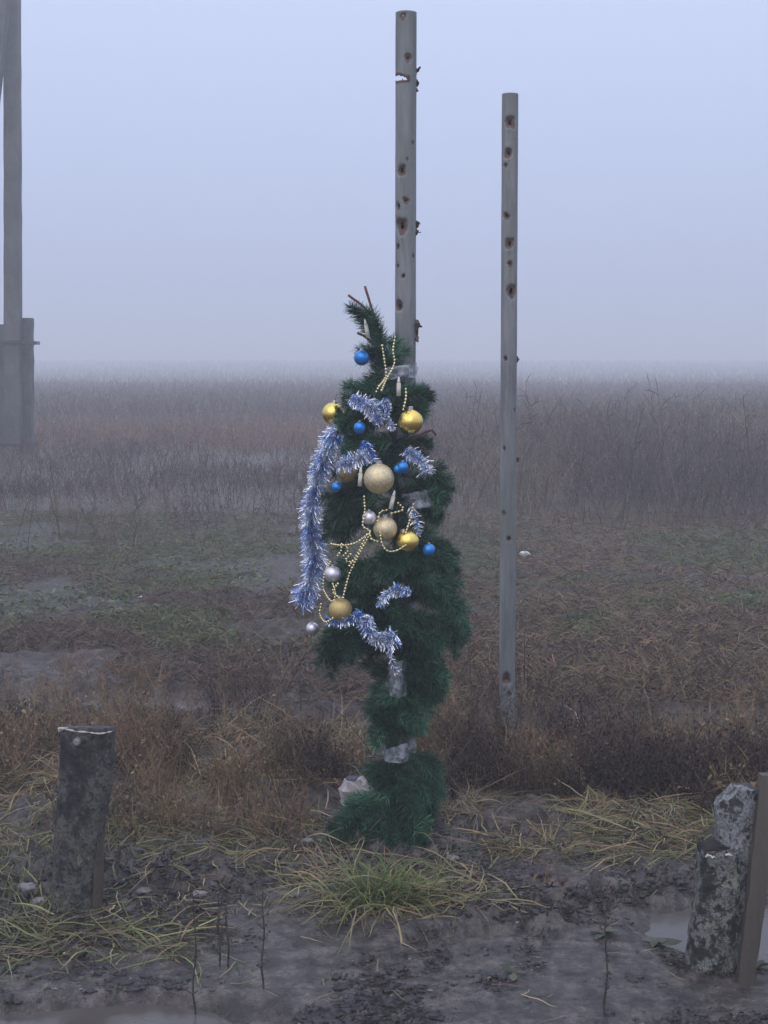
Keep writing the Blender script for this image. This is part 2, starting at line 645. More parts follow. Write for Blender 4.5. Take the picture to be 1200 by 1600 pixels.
# ------------------------------------------------------------------ haze
hz = MB()
hz.add(*box8([(-720, -70, -8), (720, -70, -8), (720, 720, -8), (-720, 720, -8), (-720, -70, 9.6), (720, -70, 9.6), (720, 720, 9.6), (-720, 720, 9.6)]))
hm = bpy.data.materials.new('fog_air')
hm.use_nodes = True
hm.node_tree.nodes.remove(hm.node_tree.nodes['Principled BSDF'])
pv = hm.node_tree.nodes.new('ShaderNodeVolumePrincipled')
pv.inputs['Color'].default_value = (.955, .968, 1, 1)
pv.inputs['Density'].default_value = HAZE_DENSITY
pv.inputs['Anisotropy'].default_value = HAZE_ANISO
hm.node_tree.links.new(pv.outputs[0], hm.node_tree.nodes['Material Output'].inputs['Volume'])
hazeo = hz.build('haze', hm)
tag(hazeo, kind='stuff')


# ------------------------------------------------------------------ steel pipes with torn holes
def pipe(base_px, top_px, D, rad, holes, notch=None):
    """returns origin, verts, quads, rust; holes = (px, py, r_px, depth) ; notch = (y_top, y_bottom, theta0, theta1)"""
    b, t = at(*base_px, D), at(*top_px, D)
    b[2] = float(gz(b[0], b[1])) - .05
    H = t[2] - b[2]
    nt_, nz = 80, int(H / .0045)
    th = np.linspace(0, 2 * math.pi, nt_, endpoint=False)
    zz = np.linspace(0, H, nz)
    TH, ZZ = np.meshgrid(th, zz)
    THs = (TH + math.pi) % (2 * math.pi) - math.pi           # 0 faces the road
    rr = np.full_like(TH, rad) * (1 + .05 * (fbm(np.cos(TH) * 1.2 + 5, ZZ * 5 + np.sin(TH) * 1.2, 3) - .5))
    rust = np.zeros_like(TH)
    kill = np.zeros_like(TH)
    for (px, py, r, dep) in holes:
        p = at(px, py, D)
        zc = p[2] - b[2]
        xc = b[0] + (t[0] - b[0]) * zc / H
        s = max(-1, min(1, (p[0] - xc) / rad))
        t0 = math.asin(s)
        rm = r * PX(D)
        dth = (THs - t0 + math.pi) % (2 * math.pi) - math.pi
        d = np.sqrt((dth * rad) ** 2 + ((ZZ - zc) * .85) ** 2) / rm
        ang = np.arctan2(ZZ - zc, dth * rad)
        d = d * (1 + .5 * (vnoise(ang * 1.3 + px, ang * 0 + py) - .5)) + .15 * (vnoise(TH * 14, ZZ * 160) - .5)
        kill = np.maximum(kill, (d < .46) * 1.0)
        rust = np.maximum(rust, 1 - sstep(.55, 1.35, d))
        rr = rr - dep * rad * (1 - sstep(.5, 1.25, d))
        down = zc - ZZ                                      # rust run down by the rain
        streak = np.exp(-(dth * rad / (rm * .55)) ** 2) * (down > 0) * np.exp(-np.clip(down, 0, 9) / (rm * 5)) * (.25 + .9 * fbm(TH * 9, ZZ * 7, 3))
        rust = np.maximum(rust, .75 * streak)
    if notch:
        y0, y1, a0, a1 = notch
        z1, z0 = at(0, y0, D)[2] - b[2], at(0, y1, D)[2] - b[2]
        u = ((TH - a0) % (2 * math.pi)) / (a1 - a0)
        ztop = z1 - (z1 - z0) * .75 * np.clip(u, 0, 1) + .004 * (vnoise(TH * 9, TH * 0) - .5)
        ins = (u > 0) & (u < 1) & (ZZ > z0 + .003 * vnoise(TH * 11, TH * 0 + 3)) & (ZZ < ztop)
        kill = np.maximum(kill, ins * 1.0)
        dd = np.where(ZZ < z0, (z0 - ZZ), np.maximum(ZZ - ztop, 0)) / .012
        rust = np.maximum(rust, (1 - sstep(.2, 1, dd)) * (1 - sstep(1.0, 1.15, u)))
    cx = b[0] + (t[0] - b[0]) * ZZ / H
    V = np.stack([cx + rr * np.sin(THs) - b[0], -rr * np.cos(THs), ZZ], -1).reshape(-1, 3)
    i = np.arange(nz - 1)[:, None] * nt_
    j = np.arange(nt_)[None]
    j2 = (j + 1) % nt_
    Q = np.stack([i + j, i + j2, i + nt_ + j2, i + nt_ + j], -1).reshape(-1, 4)
    kf = kill.reshape(-1)[Q].mean(1) < .6
    return b, V, Q[kf], rust.ravel()


def shard(mb, p, d, l, w, bend=.4):
    """a curled tongue of torn steel"""
    d, u, v = frame_of(d)
    pts = [np.asarray(p) + d * l * k / 4 + v * bend * l * (k / 4) ** 2 for k in range(5)]
    V, F = [], []
    for k, q in enumerate(pts):
        ww = w * (1 - .8 * k / 4) * (1 + .4 * random.uniform(-1, 1))
        V += [q + u * ww / 2 + v * .0012, q - u * ww / 2 + v * .0012, q - u * ww / 2 - v * .0012, q + u * ww / 2 - v * .0012]
    for k in range(4):
        for i in range(4):
            j = (i + 1) % 4
            F.append((4 * k + i, 4 * k + j, 4 * k + 4 + j, 4 * k + 4 + i))
    F += [(3, 2, 1, 0), (16, 17, 18, 19)]
    mb.add(V, F)


def make_pipe(base_px, top_px, D, rad, holes, notch, label, shards):
    o, V, Q, rust = pipe(base_px, top_px, D, rad, holes, notch)
    root = thing('steel_pole', o, label, 'pole', 'punctured steel poles')
    s = mesh_obj('pipe', V, Q, M['pole'], root, smooth=True, attr={'rust': rust})
    md = s.modifiers.new('wall', 'SOLIDIFY')
    md.thickness = .0035
    md.offset = -1
    for (px, py, dx, dz, l, w) in shards:
        mb = MB(o)
        p = at(px, py, D)
        rs = np.random.default_rng(px * 7 + py)
        bv, bf = ball((0, 0, 0), 1, 7, 5)
        mb.add(np.array(bv) * (1 + .35 * rs.normal(0, 1, (len(bv), 1)).clip(-1.2, 1.2)) * np.array((w * .42, w * .3, w * .55)) + p, bf)
        shard(mb, p, (dx, -.5, dz), l * .8, w * 1.7, random.uniform(-.5, .5))
        mb.build('torn_metal', M['torn'], root)
    return root


D_TREE = 4.72
D_POLE = 4.86
make_pipe((632, 1290), (634.5, 20), D_POLE, .0355,
          [(629, 28, 5, .06), (637, 93, 6, .12), (626, 268, 9, .25), (634, 315, 5, .15), (621, 323, 5, .2), (626, 353, 11, .3),
           (621, 386, 4, .1), (630, 432, 3.5, .1), (621, 416, 3, .1), (622, 478, 8, .25), (646, 400, 3, .08), (645, 225, 3, .06), (636, 250, 2.5, .05)],
          (108, 129, R(-195), R(8)),
          'taller steel pole torn by holes, with a notch near its top, behind the decorated tree',
          [(650, 112, .8, .55, .028, .016), (650, 130, .7, -.2, .014, .02), (650, 141, .8, -.3, .012, .014),
           (650, 350, .5, .4, .018, .02), (650, 362, .8, -.5, .022, .018), (647, 511, .5, .6, .03, .05), (646, 520, .6, -.9, .045, .028), (637, 517, -.2, .3, .02, .04)])
make_pipe((792, 1157), (797, 147), 6.05, .0345,
          [(795, 193, 9, .22), (793, 240, 8, .25), (789, 259, 4, .1), (789, 338, 6, .2), (795, 382, 8, .2), (796, 413, 5, .12), (799, 455, 10, .25),
           (789, 560, 4, .1), (787, 700, 3, .1), (794, 840, 4, .12), (786, 800, 4, .1), (790, 1057, 9, .3), (795, 1082, 4, .15), (787, 1115, 4, .15), (803, 640, 2.5, .06)],
          None, 'thinner looking pockmarked steel pole standing alone in the field right of the tree',
          [(808, 562, .8, .1, .012, .02), (808, 718, .8, .3, .014, .02), (786, 1058, -.7, .1, .012, .02), (800, 1062, .8, -.3, .02, .012)])

# ------------------------------------------------------------------ utility pole on concrete stubs
DU = 24.0
u0 = at(21, 712, DU)
u0[2] = float(gz(u0[0], u0[1]))
up = thing('utility_pole', u0, 'hazy grey utility pole with a leaning brace, wired to concrete stubs at the left edge', 'utility pole')


def slab_between(mb, p, q, w0, w1, d, rough=.006):
    """a square section bar from p to q with slightly uneven arrises"""
    K = 26
    V, F = [], []
    for k in range(K):
        t = k / (K - 1)
        c = np.asarray(p) * (1 - t) + np.asarray(q) * t
        w = (w0 + (w1 - w0) * t) / 2
        for sx, sy in ((-1, -1), (1, -1), (1, 1), (-1, 1)):
            V.append(c + (sx * w + random.uniform(-rough, rough), sy * d / 2 + random.uniform(-rough, rough), 0))
    for k in range(K - 1):
        for i in range(4):
            j = (i + 1) % 4
            F.append((4 * k + i, 4 * k + j, 4 * k + 4 + j, 4 * k + 4 + i))
    F += [(3, 2, 1, 0), tuple(4 * (K - 1) + i for i in range(4))]
    mb.add(V, F)


g = PX(DU)
top = at(19, -85, DU)
mb = MB(u0); slab_between(mb, at(21, 716, DU), top, 25 * g, 21 * g, .22, .004); mb.build('pole_shaft', M['concrete'], up)
mb = MB(u0); slab_between(mb, at(-76, 716, DU - .28), at(6, -10, DU - .28), 23 * g, 20 * g, .2, .004); mb.build('brace', M['concrete'], up)
mb = MB(u0); slab_between(mb, at(38, 735, DU + .24), at(38, 497, DU + .24), 27 * g, 25 * g, .22, .006); mb.build('concrete_stub', M['concrete'], up)
mb = MB(u0); slab_between(mb, at(-1, 735, DU + .24), at(-1, 507, DU + .24), 27 * g, 27 * g, .22, .006); mb.build('concrete_stub', M['concrete'], up)
for py in (537, 696):
    mb = MB(u0)
    for dz in (0, .03):
        c = at(20, py, DU) + (0, 0, dz)
        x0, x1, y0, y1 = -.42, .36, -.14, .38
        P = [c + np.array(q) for q in ((x0, y0, .02), (x1, y0, 0), (x1, y1, 0), (x0, y1, .02), (x0, y0, .02))]
        mb.add(*tube(P, .014, 6))
    mb.add(*tube([at(50, py, DU) + (0, .1, 0), at(56, py, DU) + (0, .1, 0)], [.025, .012], 6))
    mb.build('wire_binding', M['wire'], up)

# ------------------------------------------------------------------ left post
DL = 3.95


def grid_post(mb, rows, nseg, sec, noise_amp, seed, top_slope=0.0):
    """rows: (centre xyz, half width, half depth) from bottom up; sec: superellipse power"""
    K = len(rows)
    V, F = [], []
    for k, (c, hw, hd) in enumerate(rows):
        for i in range(nseg):
            a = 2 * math.pi * i / nseg
            ca, sa = math.cos(a), math.sin(a)
            x = math.copysign(abs(ca) ** (2 / sec), ca) * hw
            y = math.copysign(abs(sa) ** (2 / sec), sa) * hd
            nn = float(fbm(np.array(a * 2.2 + seed), np.array(c[2] * 22.0), 4)) - .5
            n2 = float(fbm(np.array(a * 5.2 + seed + 50), np.array(c[2] * 60.0), 3)) - .5
            s = 1 + noise_amp * nn + noise_amp * .5 * n2
            V.append(np.array(c) + (x * s, y * s, top_slope * y if k == K - 1 else 0))
    for k in range(K - 1):
        for i in range(nseg):
            j = (i + 1) % nseg
            F.append((k * nseg + i, k * nseg + j, (k + 1) * nseg + j, (k + 1) * nseg + i))
    F.append(tuple((K - 1) * nseg + i for i in range(nseg)))
    mb.add(V, F)


base = ground_at(115, 1458)
base[2] = float(gz(base[0], base[1]))
post = thing('wooden_post', base, 'stout dark weathered post stub with a pale top rim, standing at left', 'post', 'broken post stubs')
rows = []
for k in range(60):
    t = k / 59
    py = 1478 + (1143 - 1478) * t
    l = np.interp(py, [1140, 1230, 1330, 1430, 1480], [90, 86, 78, 75, 75])
    r = np.interp(py, [1140, 1230, 1290, 1350, 1420, 1480], [175, 172, 160, 154, 148, 147])
    c = at((l + r) / 2, py, DL)
    rows.append((c + (0, .05, 0), (r - l) / 2 * PX(DL), .05 - .012 * t))
mb = MB(base)
grid_post(mb, rows, 64, 3.4, .16, 3, -.16)
mb.build('post_body', M['post'], post, smooth=True)
# split face of paler wood on the right flank, near the ground
mb = MB(base)
V, F = [], []
for k in range(24):
    t = k / 23
    py = 1480 + (1270 - 1480) * t
    xr = np.interp(py, [1270, 1350, 1480], [160, 160, 157])
    xl = np.interp(py, [1270, 1350, 1480], [158, 148, 140])
    a_, b_ = at(xl, py, DL + .012), at(xr, py, DL + .03)
    n = random.uniform(-.001, .001)
    V += [a_ + (n, -.002, 0), b_ + (n, 0, 0), b_ + (-.003, .045, 0), a_ + (-.01, .045, 0)]
for k in range(23):
    for i in range(4):
        j = (i + 1) % 4
        F.append((4 * k + i, 4 * k + j, 4 * k + 4 + j, 4 * k + 4 + i))
F += [(3, 2, 1, 0), (92, 93, 94, 95)]
mb.add(V, F)
mb.build('split_edge', M['post_side'], post)
# thin pale line along the edge of the sawn top
mb = MB(base)
P = [at(px, py, DL + .004) for px, py in ((90, 1139), (97, 1138), (106, 1140), (120, 1143), (136, 1144), (150, 1146), (160, 1146), (168, 1144), (175, 1143))]
mb.add(*tube(spline(P, .008), [.0018 * (1 + .8 * random.uniform(-1, 1)) for _ in spline(P, .008)], 6))
mb.add(*tube([at(92, 1140, DL + .01), at(106, 1137, DL + .03)], [.007, .002], 6))
mb.build('pale_rim', M['wood_pale'], post)
mb = MB(base)
c = at(121, 1158, DL)
mb.add(*tube([c + (0, .01, 0), c + (0, -.012, -.001), c + (0, -.016, -.001)], [.011, .011, .007], 10))
mb.build('bolt', M['stone'], post)

# ------------------------------------------------------------------ right broken post and board
def lump(name, c, sx, sy, sz, mat, seed, parent=None, n=18, amp=.45):
    V, F = ball((0, 0, 0), 1, n, n // 2 + 2)
    V = np.array(V)
    a, t = np.arctan2(V[:, 1], V[:, 0]), V[:, 2]
    s = 1 + amp * (fbm(np.cos(a) * 1.6 + seed, np.sin(a) * 1.6 + t * 1.8 + seed, 4) - .5) * 2
    V = V * s[:, None] * np.array((sx, sy, sz))
    o = mesh_obj(name, V, F, mat, parent, smooth=True)
    o.location = [float(v) for v in c]
    return o



DR = 3.55
base = ground_at(1120, 1565)
base[2] = float(gz(base[0], base[1]))
bp = thing('broken_post', base, 'snapped lichen mottled post with a dark hollow top at the lower right', 'post', 'broken post stubs')
rows = []
for k in range(48):
    t = k / 47
    py = 1588 + (1335 - 1588) * t
    l = np.interp(py, [1320, 1400, 1480, 1560, 1590], [1100, 1095, 1084, 1076, 1074])
    r = np.interp(py, [1320, 1400, 1480, 1560, 1590], [1164, 1164, 1160, 1152, 1150])
    rows.append((at((l + r) / 2, py, DR) + (0, .06, 0), (r - l) / 2 * PX(DR), .055))
mb = MB(base)
grid_post(mb, rows, 56, 3.2, .22, 21)
mb.build('post_body', M['lichen'], bp, smooth=True)
# rotten dark top, domed and uneven
ctop = rows[-1][0]
lump('rotten_top', ctop - np.array(base) + (-.003, .006, .000), .047, .046, .012, M['hollow'], 33, bp, 30, .7)
for k in range(22):                                 # broken fibres standing round the rim
    a = 2 * math.pi * k / 22 + random.uniform(-.1, .1)
    q = ctop + np.array((.050 * math.cos(a), .049 * math.sin(a), -.012))
    hh = random.uniform(.012, .020) + (.012 * random.random() if math.sin(a) > .2 else 0)
    mb = MB(base)
    w_ = random.uniform(.003, .007)
    mb.add(*tube([q, q + (random.uniform(-.003, .003), 0, hh * .6), q + (random.uniform(-.006, .006), random.uniform(-.004, .004), hh)], [w_, w_ * .8, w_ * .15], 5))
    mb.build('bark_fibre', M['hollow'], bp)
for pts, w in ((((1102, 1339), (1106, 1336), (1110, 1337)), .0042), (((1109, 1336), (1113, 1340), (1117, 1338)), .004), (((1133, 1336), (1139, 1335), (1144, 1337)), .0045)):
    mb = MB(base)
    P = [at(px, py, DR - .002) for px, py in pts]
    mb.add(*tube(P, [w * .5] + [w] * (len(P) - 2) + [w * .4], 6))
    mb.build('splinter', M['wood_pale'], bp)
# the taller pale half of the split trunk behind
mb = MB(base)
V, F = [], []
K, J = 40, 14
for side in (0, 1):
    for k in range(K):
        for j in range(J):
            s = j / (J - 1)
            topy = np.interp(s, [0, .12, .3, .45, .7, 1], [1262, 1250, 1246, 1233, 1231, 1236]) + random.uniform(-2, 2)
            py = 1585 + (topy - 1585) * k / (K - 1)
            l = np.interp(py, [1230, 1330, 1585], [1119, 1122, 1100])
            r = np.interp(py, [1230, 1330, 1450, 1585], [1188, 1180, 1172, 1160])
            bulge = .02 * math.sin(math.pi * s)
            nn = .012 * (float(fbm(np.array(s * 5.0), np.array(py * .03), 4)) - .5)
            V.append(at(l + (r - l) * s, py, DR + .055) + (0, (-bulge + nn) if side == 0 else (.035 + bulge), 0))
n0 = K * J
for k in range(K - 1):
    for j in range(J - 1):
        a = k * J + j
        F.append((a, a + 1, a + J + 1, a + J))
        F.append((n0 + a + J, n0 + a + J + 1, n0 + a + 1, n0 + a))
for k in range(K - 1):
    a, b = k * J, k * J + J - 1
    F.append((a + J, n0 + a + J, n0 + a, a))
    F.append((b, n0 + b, n0 + b + J, b + J))
for j in range(J - 1):
    a = (K - 1) * J + j
    F.append((a, a + 1, n0 + a + 1, n0 + a))
mb.add(V, F)
mb.build('split_trunk', M['lichen_pale'], bp)

bd = thing('wooden_board', at(1160, 1585, DR - .06), 'narrow brown wooden board leaning against the snapped post at the right edge', 'board')
mb = MB(bd.location)
V, F = [], []
for k in range(20):
    t = k / 19
    py = 1592 + (1212 - 1592) * t
    l = np.interp(py, [1212, 1400, 1592], [1190, 1170, 1146])
    r = np.interp(py, [1212, 1400, 1592], [1222, 1198, 1170])
    D = DR - .07 + .11 * t
    for px, dy in ((l, 0), (r, 0), (r, .028), (l, .028)):
        V.append(at(px, py, D) + (random.uniform(-.0012, .0012), dy, 0))
for k in range(19):
    for i in range(4):
        j = (i + 1) % 4
        F.append((4 * k + i, 4 * k + j, 4 * k + 4 + j, 4 * k + 4 + i))
F += [(3, 2, 1, 0), (76, 77, 78, 79)]
mb.add(V, F)
mb.build('plank', M['board'], bd)

# ------------------------------------------------------------------ the decorated tree
EXT_Y = [540, 565, 582, 600, 640, 680, 700, 740, 770, 800, 850, 900, 950, 985, 1003, 1030, 1060, 1078, 1100, 1140, 1162, 1200, 1250, 1285, 1320]
EXT_L = [556, 556, 590, 530, 517, 520, 520, 500, 498, 496, 500, 503, 498, 490, 492, 560, 585, 568, 564, 572, 590, 570, 560, 512, 520]
EXT_R = [636, 640, 650, 678, 680, 682, 680, 714, 712, 690, 726, 724, 740, 744, 712, 708, 706, 690, 680, 670, 650, 700, 696, 680, 610]


def ext(py):
    return np.interp(py, EXT_Y, EXT_L), np.interp(py, EXT_Y, EXT_R)


def crown_D(px, py, k=.62):
    l, r = ext(py)
    hw = max(25, (r - l) / 2)
    u = max(-1, min(1, (px - (l + r) / 2) / hw))
    return D_TREE - k * hw * PX(D_TREE) * math.sqrt(max(0, 1 - u * u))


def on_tree(px, py, out=0.0, k=.62):
    return at(px, py, crown_D(px, py, k) - out)


tb = at(606, 1318, D_TREE)
tb[2] = float(gz(tb[0], tb[1]))
tree = thing('christmas_tree', tb, 'dark green artificial fir tree strapped to a steel pole and hung with ornaments', 'christmas tree')
mb = MB(tb)
mb.add(*tube([tb - (0, 0, .03), at(618, 1160, D_TREE), at(620, 900, D_TREE), at(616, 640, D_TREE), at(598, 545, D_TREE), at(587, 500, D_TREE)], [.016, .014, .012, .010, .007, .004], 8))
mb.build('trunk', M['trunk'], tree, smooth=True)
for P in (((592, 530), (583, 490), (570, 447)), ((598, 548), (575, 488), (544, 461)), ((590, 545), (572, 527), (558, 520)), ((640, 690), (672, 672), (681, 680)), ((650, 625), (668, 612), (679, 612))):
    mb = MB(tb)
    mb.add(*tube(spline([at(px, py, D_TREE - .02) for px, py in P], .02), .0048, 6))
    mb.build('bare_tip', M['stem'], tree, smooth=True)

NEEDLE_COLS = [(.013, .050, .032), (.024, .083, .048), (.043, .125, .064), (.095, .20, .10), (.014, .055, .044)]


def needle_mesh(L, seed, dens=2500, nl=.040):
    """a bottle brush twig along +x, drooping a little"""
    rg = np.random.default_rng(seed)
    N = int(L * dens)
    t = rg.random(N) ** .9
    x = t * L
    dr = -.18 * L * t * t
    a = rg.random(N) * 2 * math.pi
    lean = .6 + .75 * rg.random(N)
    ln = nl * (.6 + .6 * rg.random(N)) * (1 - .35 * (t > .92))
    d = np.stack([np.cos(lean), np.sin(lean) * np.cos(a), np.sin(lean) * np.sin(a) - .12], -1)
    d = unit(d)
    root = np.stack([x, .03 * L * np.sin(t * 5 + seed), dr], -1)
    mid = root + d * ln[:, None] * .5
    d2 = unit(d + np.array((.1, 0, -.22)))
    tip = mid + d2 * ln[:, None] * .5
    P = np.stack([root, mid, tip], 1)
    W = np.stack([np.full(N, .0019), np.full(N, .0018), np.full(N, .0006)], 1)
    sd = unit(np.cross(d, rg.normal(0, 1, (N, 3))))
    cl = np.asarray(NEEDLE_COLS)[rg.choice(5, N, p=[.26, .3, .24, .08, .12])] * (.75 + .5 * rg.random((N, 1))) * (.6, 1.0, 1.5)[seed % 10 % 3]
    V, Q = ribbons(P, W, sd)
    C = np.repeat(cl, 6, 0)
    # wire stem, three flat sides
    K = 7
    tt = np.linspace(0, 1, K)
    S = np.stack([tt * L, .03 * L * np.sin(tt * 5 + seed), -.18 * L * tt * tt], -1)[None]
    for k in range(3):
        b = 2 * math.pi * k / 3
        V2, Q2 = ribbons(S + np.array((0, math.cos(b), math.sin(b))) * .0012, np.full((1, K), .004), np.array([[0, -math.sin(b), math.cos(b)]]))
        Q = np.concatenate([Q, Q2 + len(V)])
        V = np.concatenate([V, V2])
        C = np.concatenate([C, np.tile((.03, .035, .02), (len(V2), 1))])
    o = mesh_obj('branch', V, Q, M['needle'], None, col=C)
    me = o.data
    bpy.data.objects.remove(o)
    return me


LENS = (.07, .11, .15, .2, .26)
TWIGS = {L: [needle_mesh(L, 10 * i + j) for j in range(3)] for i, L in enumerate(LENS)}
import mathutils


def branch(p, q):
    """a twig from p to q: nearest stock length, scaled the rest of the way"""
    d = np.asarray(q) - np.asarray(p)
    L = float(np.linalg.norm(d))
    st = min(LENS, key=lambda s: abs(math.log(s / L)))
    o = bpy.data.objects.new('branch', random.choice(TWIGS[st]))
    COL.objects.link(o)
    o.parent = tree
    o.location = [float(v) for v in np.asarray(p) - tb]
    qv = mathutils.Vector(d).to_track_quat('X', 'Z')
    o.rotation_mode = 'QUATERNION'
    o.rotation_quaternion = qv @ mathutils.Quaternion((1, 0, 0), random.uniform(-.6, .6))
    sx = L / st
    o.scale = (sx, .8 + .2 * sx, .8 + .2 * sx)
    return o


def trunk_px(py):
    return np.interp(py, [450, 545, 640, 1160, 1320], [572, 598, 617, 618, 606])


# whorls all round, thinned at the back where the pole stands
for n in range(330):
    py = random.uniform(545, 1318) if n < 230 else random.uniform(860, 1150)
    l, r = ext(py)
    hw = (r - l) / 2
    if random.random() > .35 + hw / 130:
        continue
    a = random.uniform(0, 2 * math.pi)
    if math.sin(a) < -.3 and random.random() < .7:
        a = -a
    s = random.uniform(.72, 1.0)
    end_px = (l + r) / 2 + max(6, hw - 11) * math.cos(a) * s
    depth = D_TREE - .62 * max(8, hw - 8) * PX(D_TREE) * math.sin(a) * s
    root_py = py + random.uniform(-30, 22)
    p = at(trunk_px(root_py) + random.uniform(-3, 3), root_py, D_TREE)
    q = at(end_px, py + random.uniform(-8, 10), depth)
    m = random.uniform(.15, .45)
    p = p * (1 - m) + q * m if np.linalg.norm(q - p) > .17 else p
    branch(p, q)
# the sprays that make the outline
SPRAYS = [((598, 540), (566, 478)), ((590, 525), (552, 466)), ((585, 510), (556, 472)), ((594, 530), (580, 474)), ((592, 535), (574, 490)), ((598, 545), (588, 490)), ((600, 550), (572, 500)), ((600, 552), (560, 538)), ((605, 555), (562, 552)), ((602, 560), (620, 525)), ((605, 560), (636, 540)),
          ((615, 610), (672, 604)), ((620, 620), (676, 612)), ((620, 630), (668, 640)), ((615, 620), (534, 606)), ((610, 630), (532, 620)), ((610, 640), (525, 660)), ((612, 690), (528, 690)),
          ((620, 690), (674, 684)), ((625, 745), (708, 735)), ((630, 760), (712, 748)), ((640, 770), (704, 770)), ((610, 780), (506, 772)), ((610, 800), (500, 800)), ((605, 790), (512, 826)), ((610, 760), (520, 748)),
          ((640, 810), (690, 800)), ((640, 850), (722, 852)), ((640, 870), (724, 880)), ((650, 900), (718, 916)), ((600, 880), (512, 880)), ((600, 900), (510, 930)), ((660, 930), (736, 946)), ((650, 960), (742, 976)),
          ((640, 960), (735, 985)), ((620, 950), (690, 975)), ((560, 985), (500, 1030)), ((575, 975), (495, 1000)), ((560, 990), (512, 1020)), ((600, 990), (540, 1003)), ((640, 985), (700, 1000)),
          ((625, 1040), (708, 1046)), ((630, 1050), (700, 1060)), ((625, 1030), (690, 1030)), ((615, 1050), (582, 1046)), ((615, 1085), (570, 1098)), ((620, 1100), (572, 1112)), ((620, 1090), (686, 1088)), ((618, 1125), (578, 1150)), ((620, 1120), (668, 1130)),
          ((630, 1175), (694, 1190)), ((630, 1180), (698, 1215)), ((640, 1190), (690, 1245)), ((610, 1180), (575, 1205)), ((600, 1270), (520, 1280)), ((595, 1275), (516, 1298)), ((590, 1285), (530, 1315)), ((620, 1260), (676, 1285)), ((630, 1250), (678, 1270)), ((585, 1290), (560, 1322)), ((600, 1290), (590, 1318)),
          ((610, 1240), (570, 1262)), ((590, 640), (530, 652)), ((598, 1285), (514, 1305)), ((600, 1280), (505, 1288)), ((596, 1295), (528, 1322)), ((600, 1300), (560, 1330)), ((604, 1290), (600, 1330)), ((612, 1280), (668, 1296)), ((600, 1275), (540, 1290)), ((598, 1290), (545, 1312)), ((610, 1270), (640, 1300)), ((590, 1262), (508, 1290)), ((596, 1250), (522, 1268)), ((590, 1292), (512, 1310)), ((596, 1240), (540, 1252)), ((600, 1300), (540, 1326)), ((615, 1290), (640, 1312)), ((612, 1262), (655, 1302)), ((600, 1270), (575, 1300)), ((606, 1262), (612, 1310)), ((620, 1215), (690, 1225)), ((618, 1225), (684, 1262)), ((625, 1200), (650, 1280)), ((600, 1230), (590, 1290))]
for (a, b) in SPRAYS:
    ly = (b[1])
    p = at(*a, D_TREE - random.uniform(.0, .09))
    q = at(b[0], b[1], D_TREE - random.uniform(-.03, .12))
    if b[1] > 1275:                                 # the skirt spreads out over the ground towards the road
        q = at(b[0], b[1] + 6, D_TREE - random.uniform(.12, .24))
        q[2] = max(q[2], float(gz(q[0], q[1])) + .025)
    q = p + (q - p) * .93
    branch(p, q)
    L_ = np.linalg.norm(q - p)
    for sgn in (-1, 1, 0):
        if L_ < .09 or b[1] < 560:
            continue
        m = random.uniform(.35, .6)
        c_ = p * (1 - m) + q * m
        d_ = (q - p) * random.uniform(.38, .55)
        u_ = np.array((-d_[2], 0, d_[0])) * sgn * random.uniform(.3, .55)
        branch(c_, c_ + d_ + u_ + np.array((0, random.uniform(-.05, .03), -.22 * L_ * random.uniform(.2, 1))))

# ------------------------------------------------------------------ tape wraps
def tape(pys, pxs, depth_c, half_d, label):
    cpx = sum(pxs) / 2
    mid = sum(pys) / 2
    c = at(cpx, mid, depth_c)
    hw = (pxs[1] - pxs[0]) / 2 * PX(depth_c)
    hh = (pys[1] - pys[0]) / 2 * PX(depth_c)
    K, n = 7, 56
    V, F = [], []
    sd = random.random() * 40
    for k in range(K):
        z = -hh + 2 * hh * k / (K - 1)
        for i in range(n):
            a = 2 * math.pi * i / n
            nn = float(fbm(np.array(a * 2.5 + sd), np.array(k * .8 + sd), 4)) - .5
            s = 1 + .24 * nn
            ze = z * (1 + .5 * (float(vnoise(np.array(a * 1.7 + sd), np.array(sd))) - .5)) + .12 * hw * math.cos(a)
            V.append(c + (hw * s * math.cos(a), half_d * s * math.sin(a), ze))
    for k in range(K - 1):
        for i in range(n):
            j = (i + 1) % n
            F.append((k * n + i, k * n + j, (k + 1) * n + j, (k + 1) * n + i))
    mb = MB(c)
    mb.add(V, F)
    o = mb.build('tape_wrap', M['tape'], None, smooth=True)
    o.location = c
    tag(o, label, 'tape', 'clear tape wraps on the tree')


tape((571, 592), (586, 652), D_POLE - .07, .13, 'band of clear tape round the neck of the tree under the topmost blue bauble')
tape((1148, 1176), (592, 650), D_POLE - .08, .14, 'crumpled clear tape band low on the tree, above the bottom skirt of branches')
tape((1020, 1072), (598, 642), D_POLE - .07, .16, 'loose clear tape wrap at the waist below the lowest tinsel loop')
tape((762, 784), (618, 690), D_POLE - .1, .17, 'clear tape strip across the tree right of the largest gold bauble')


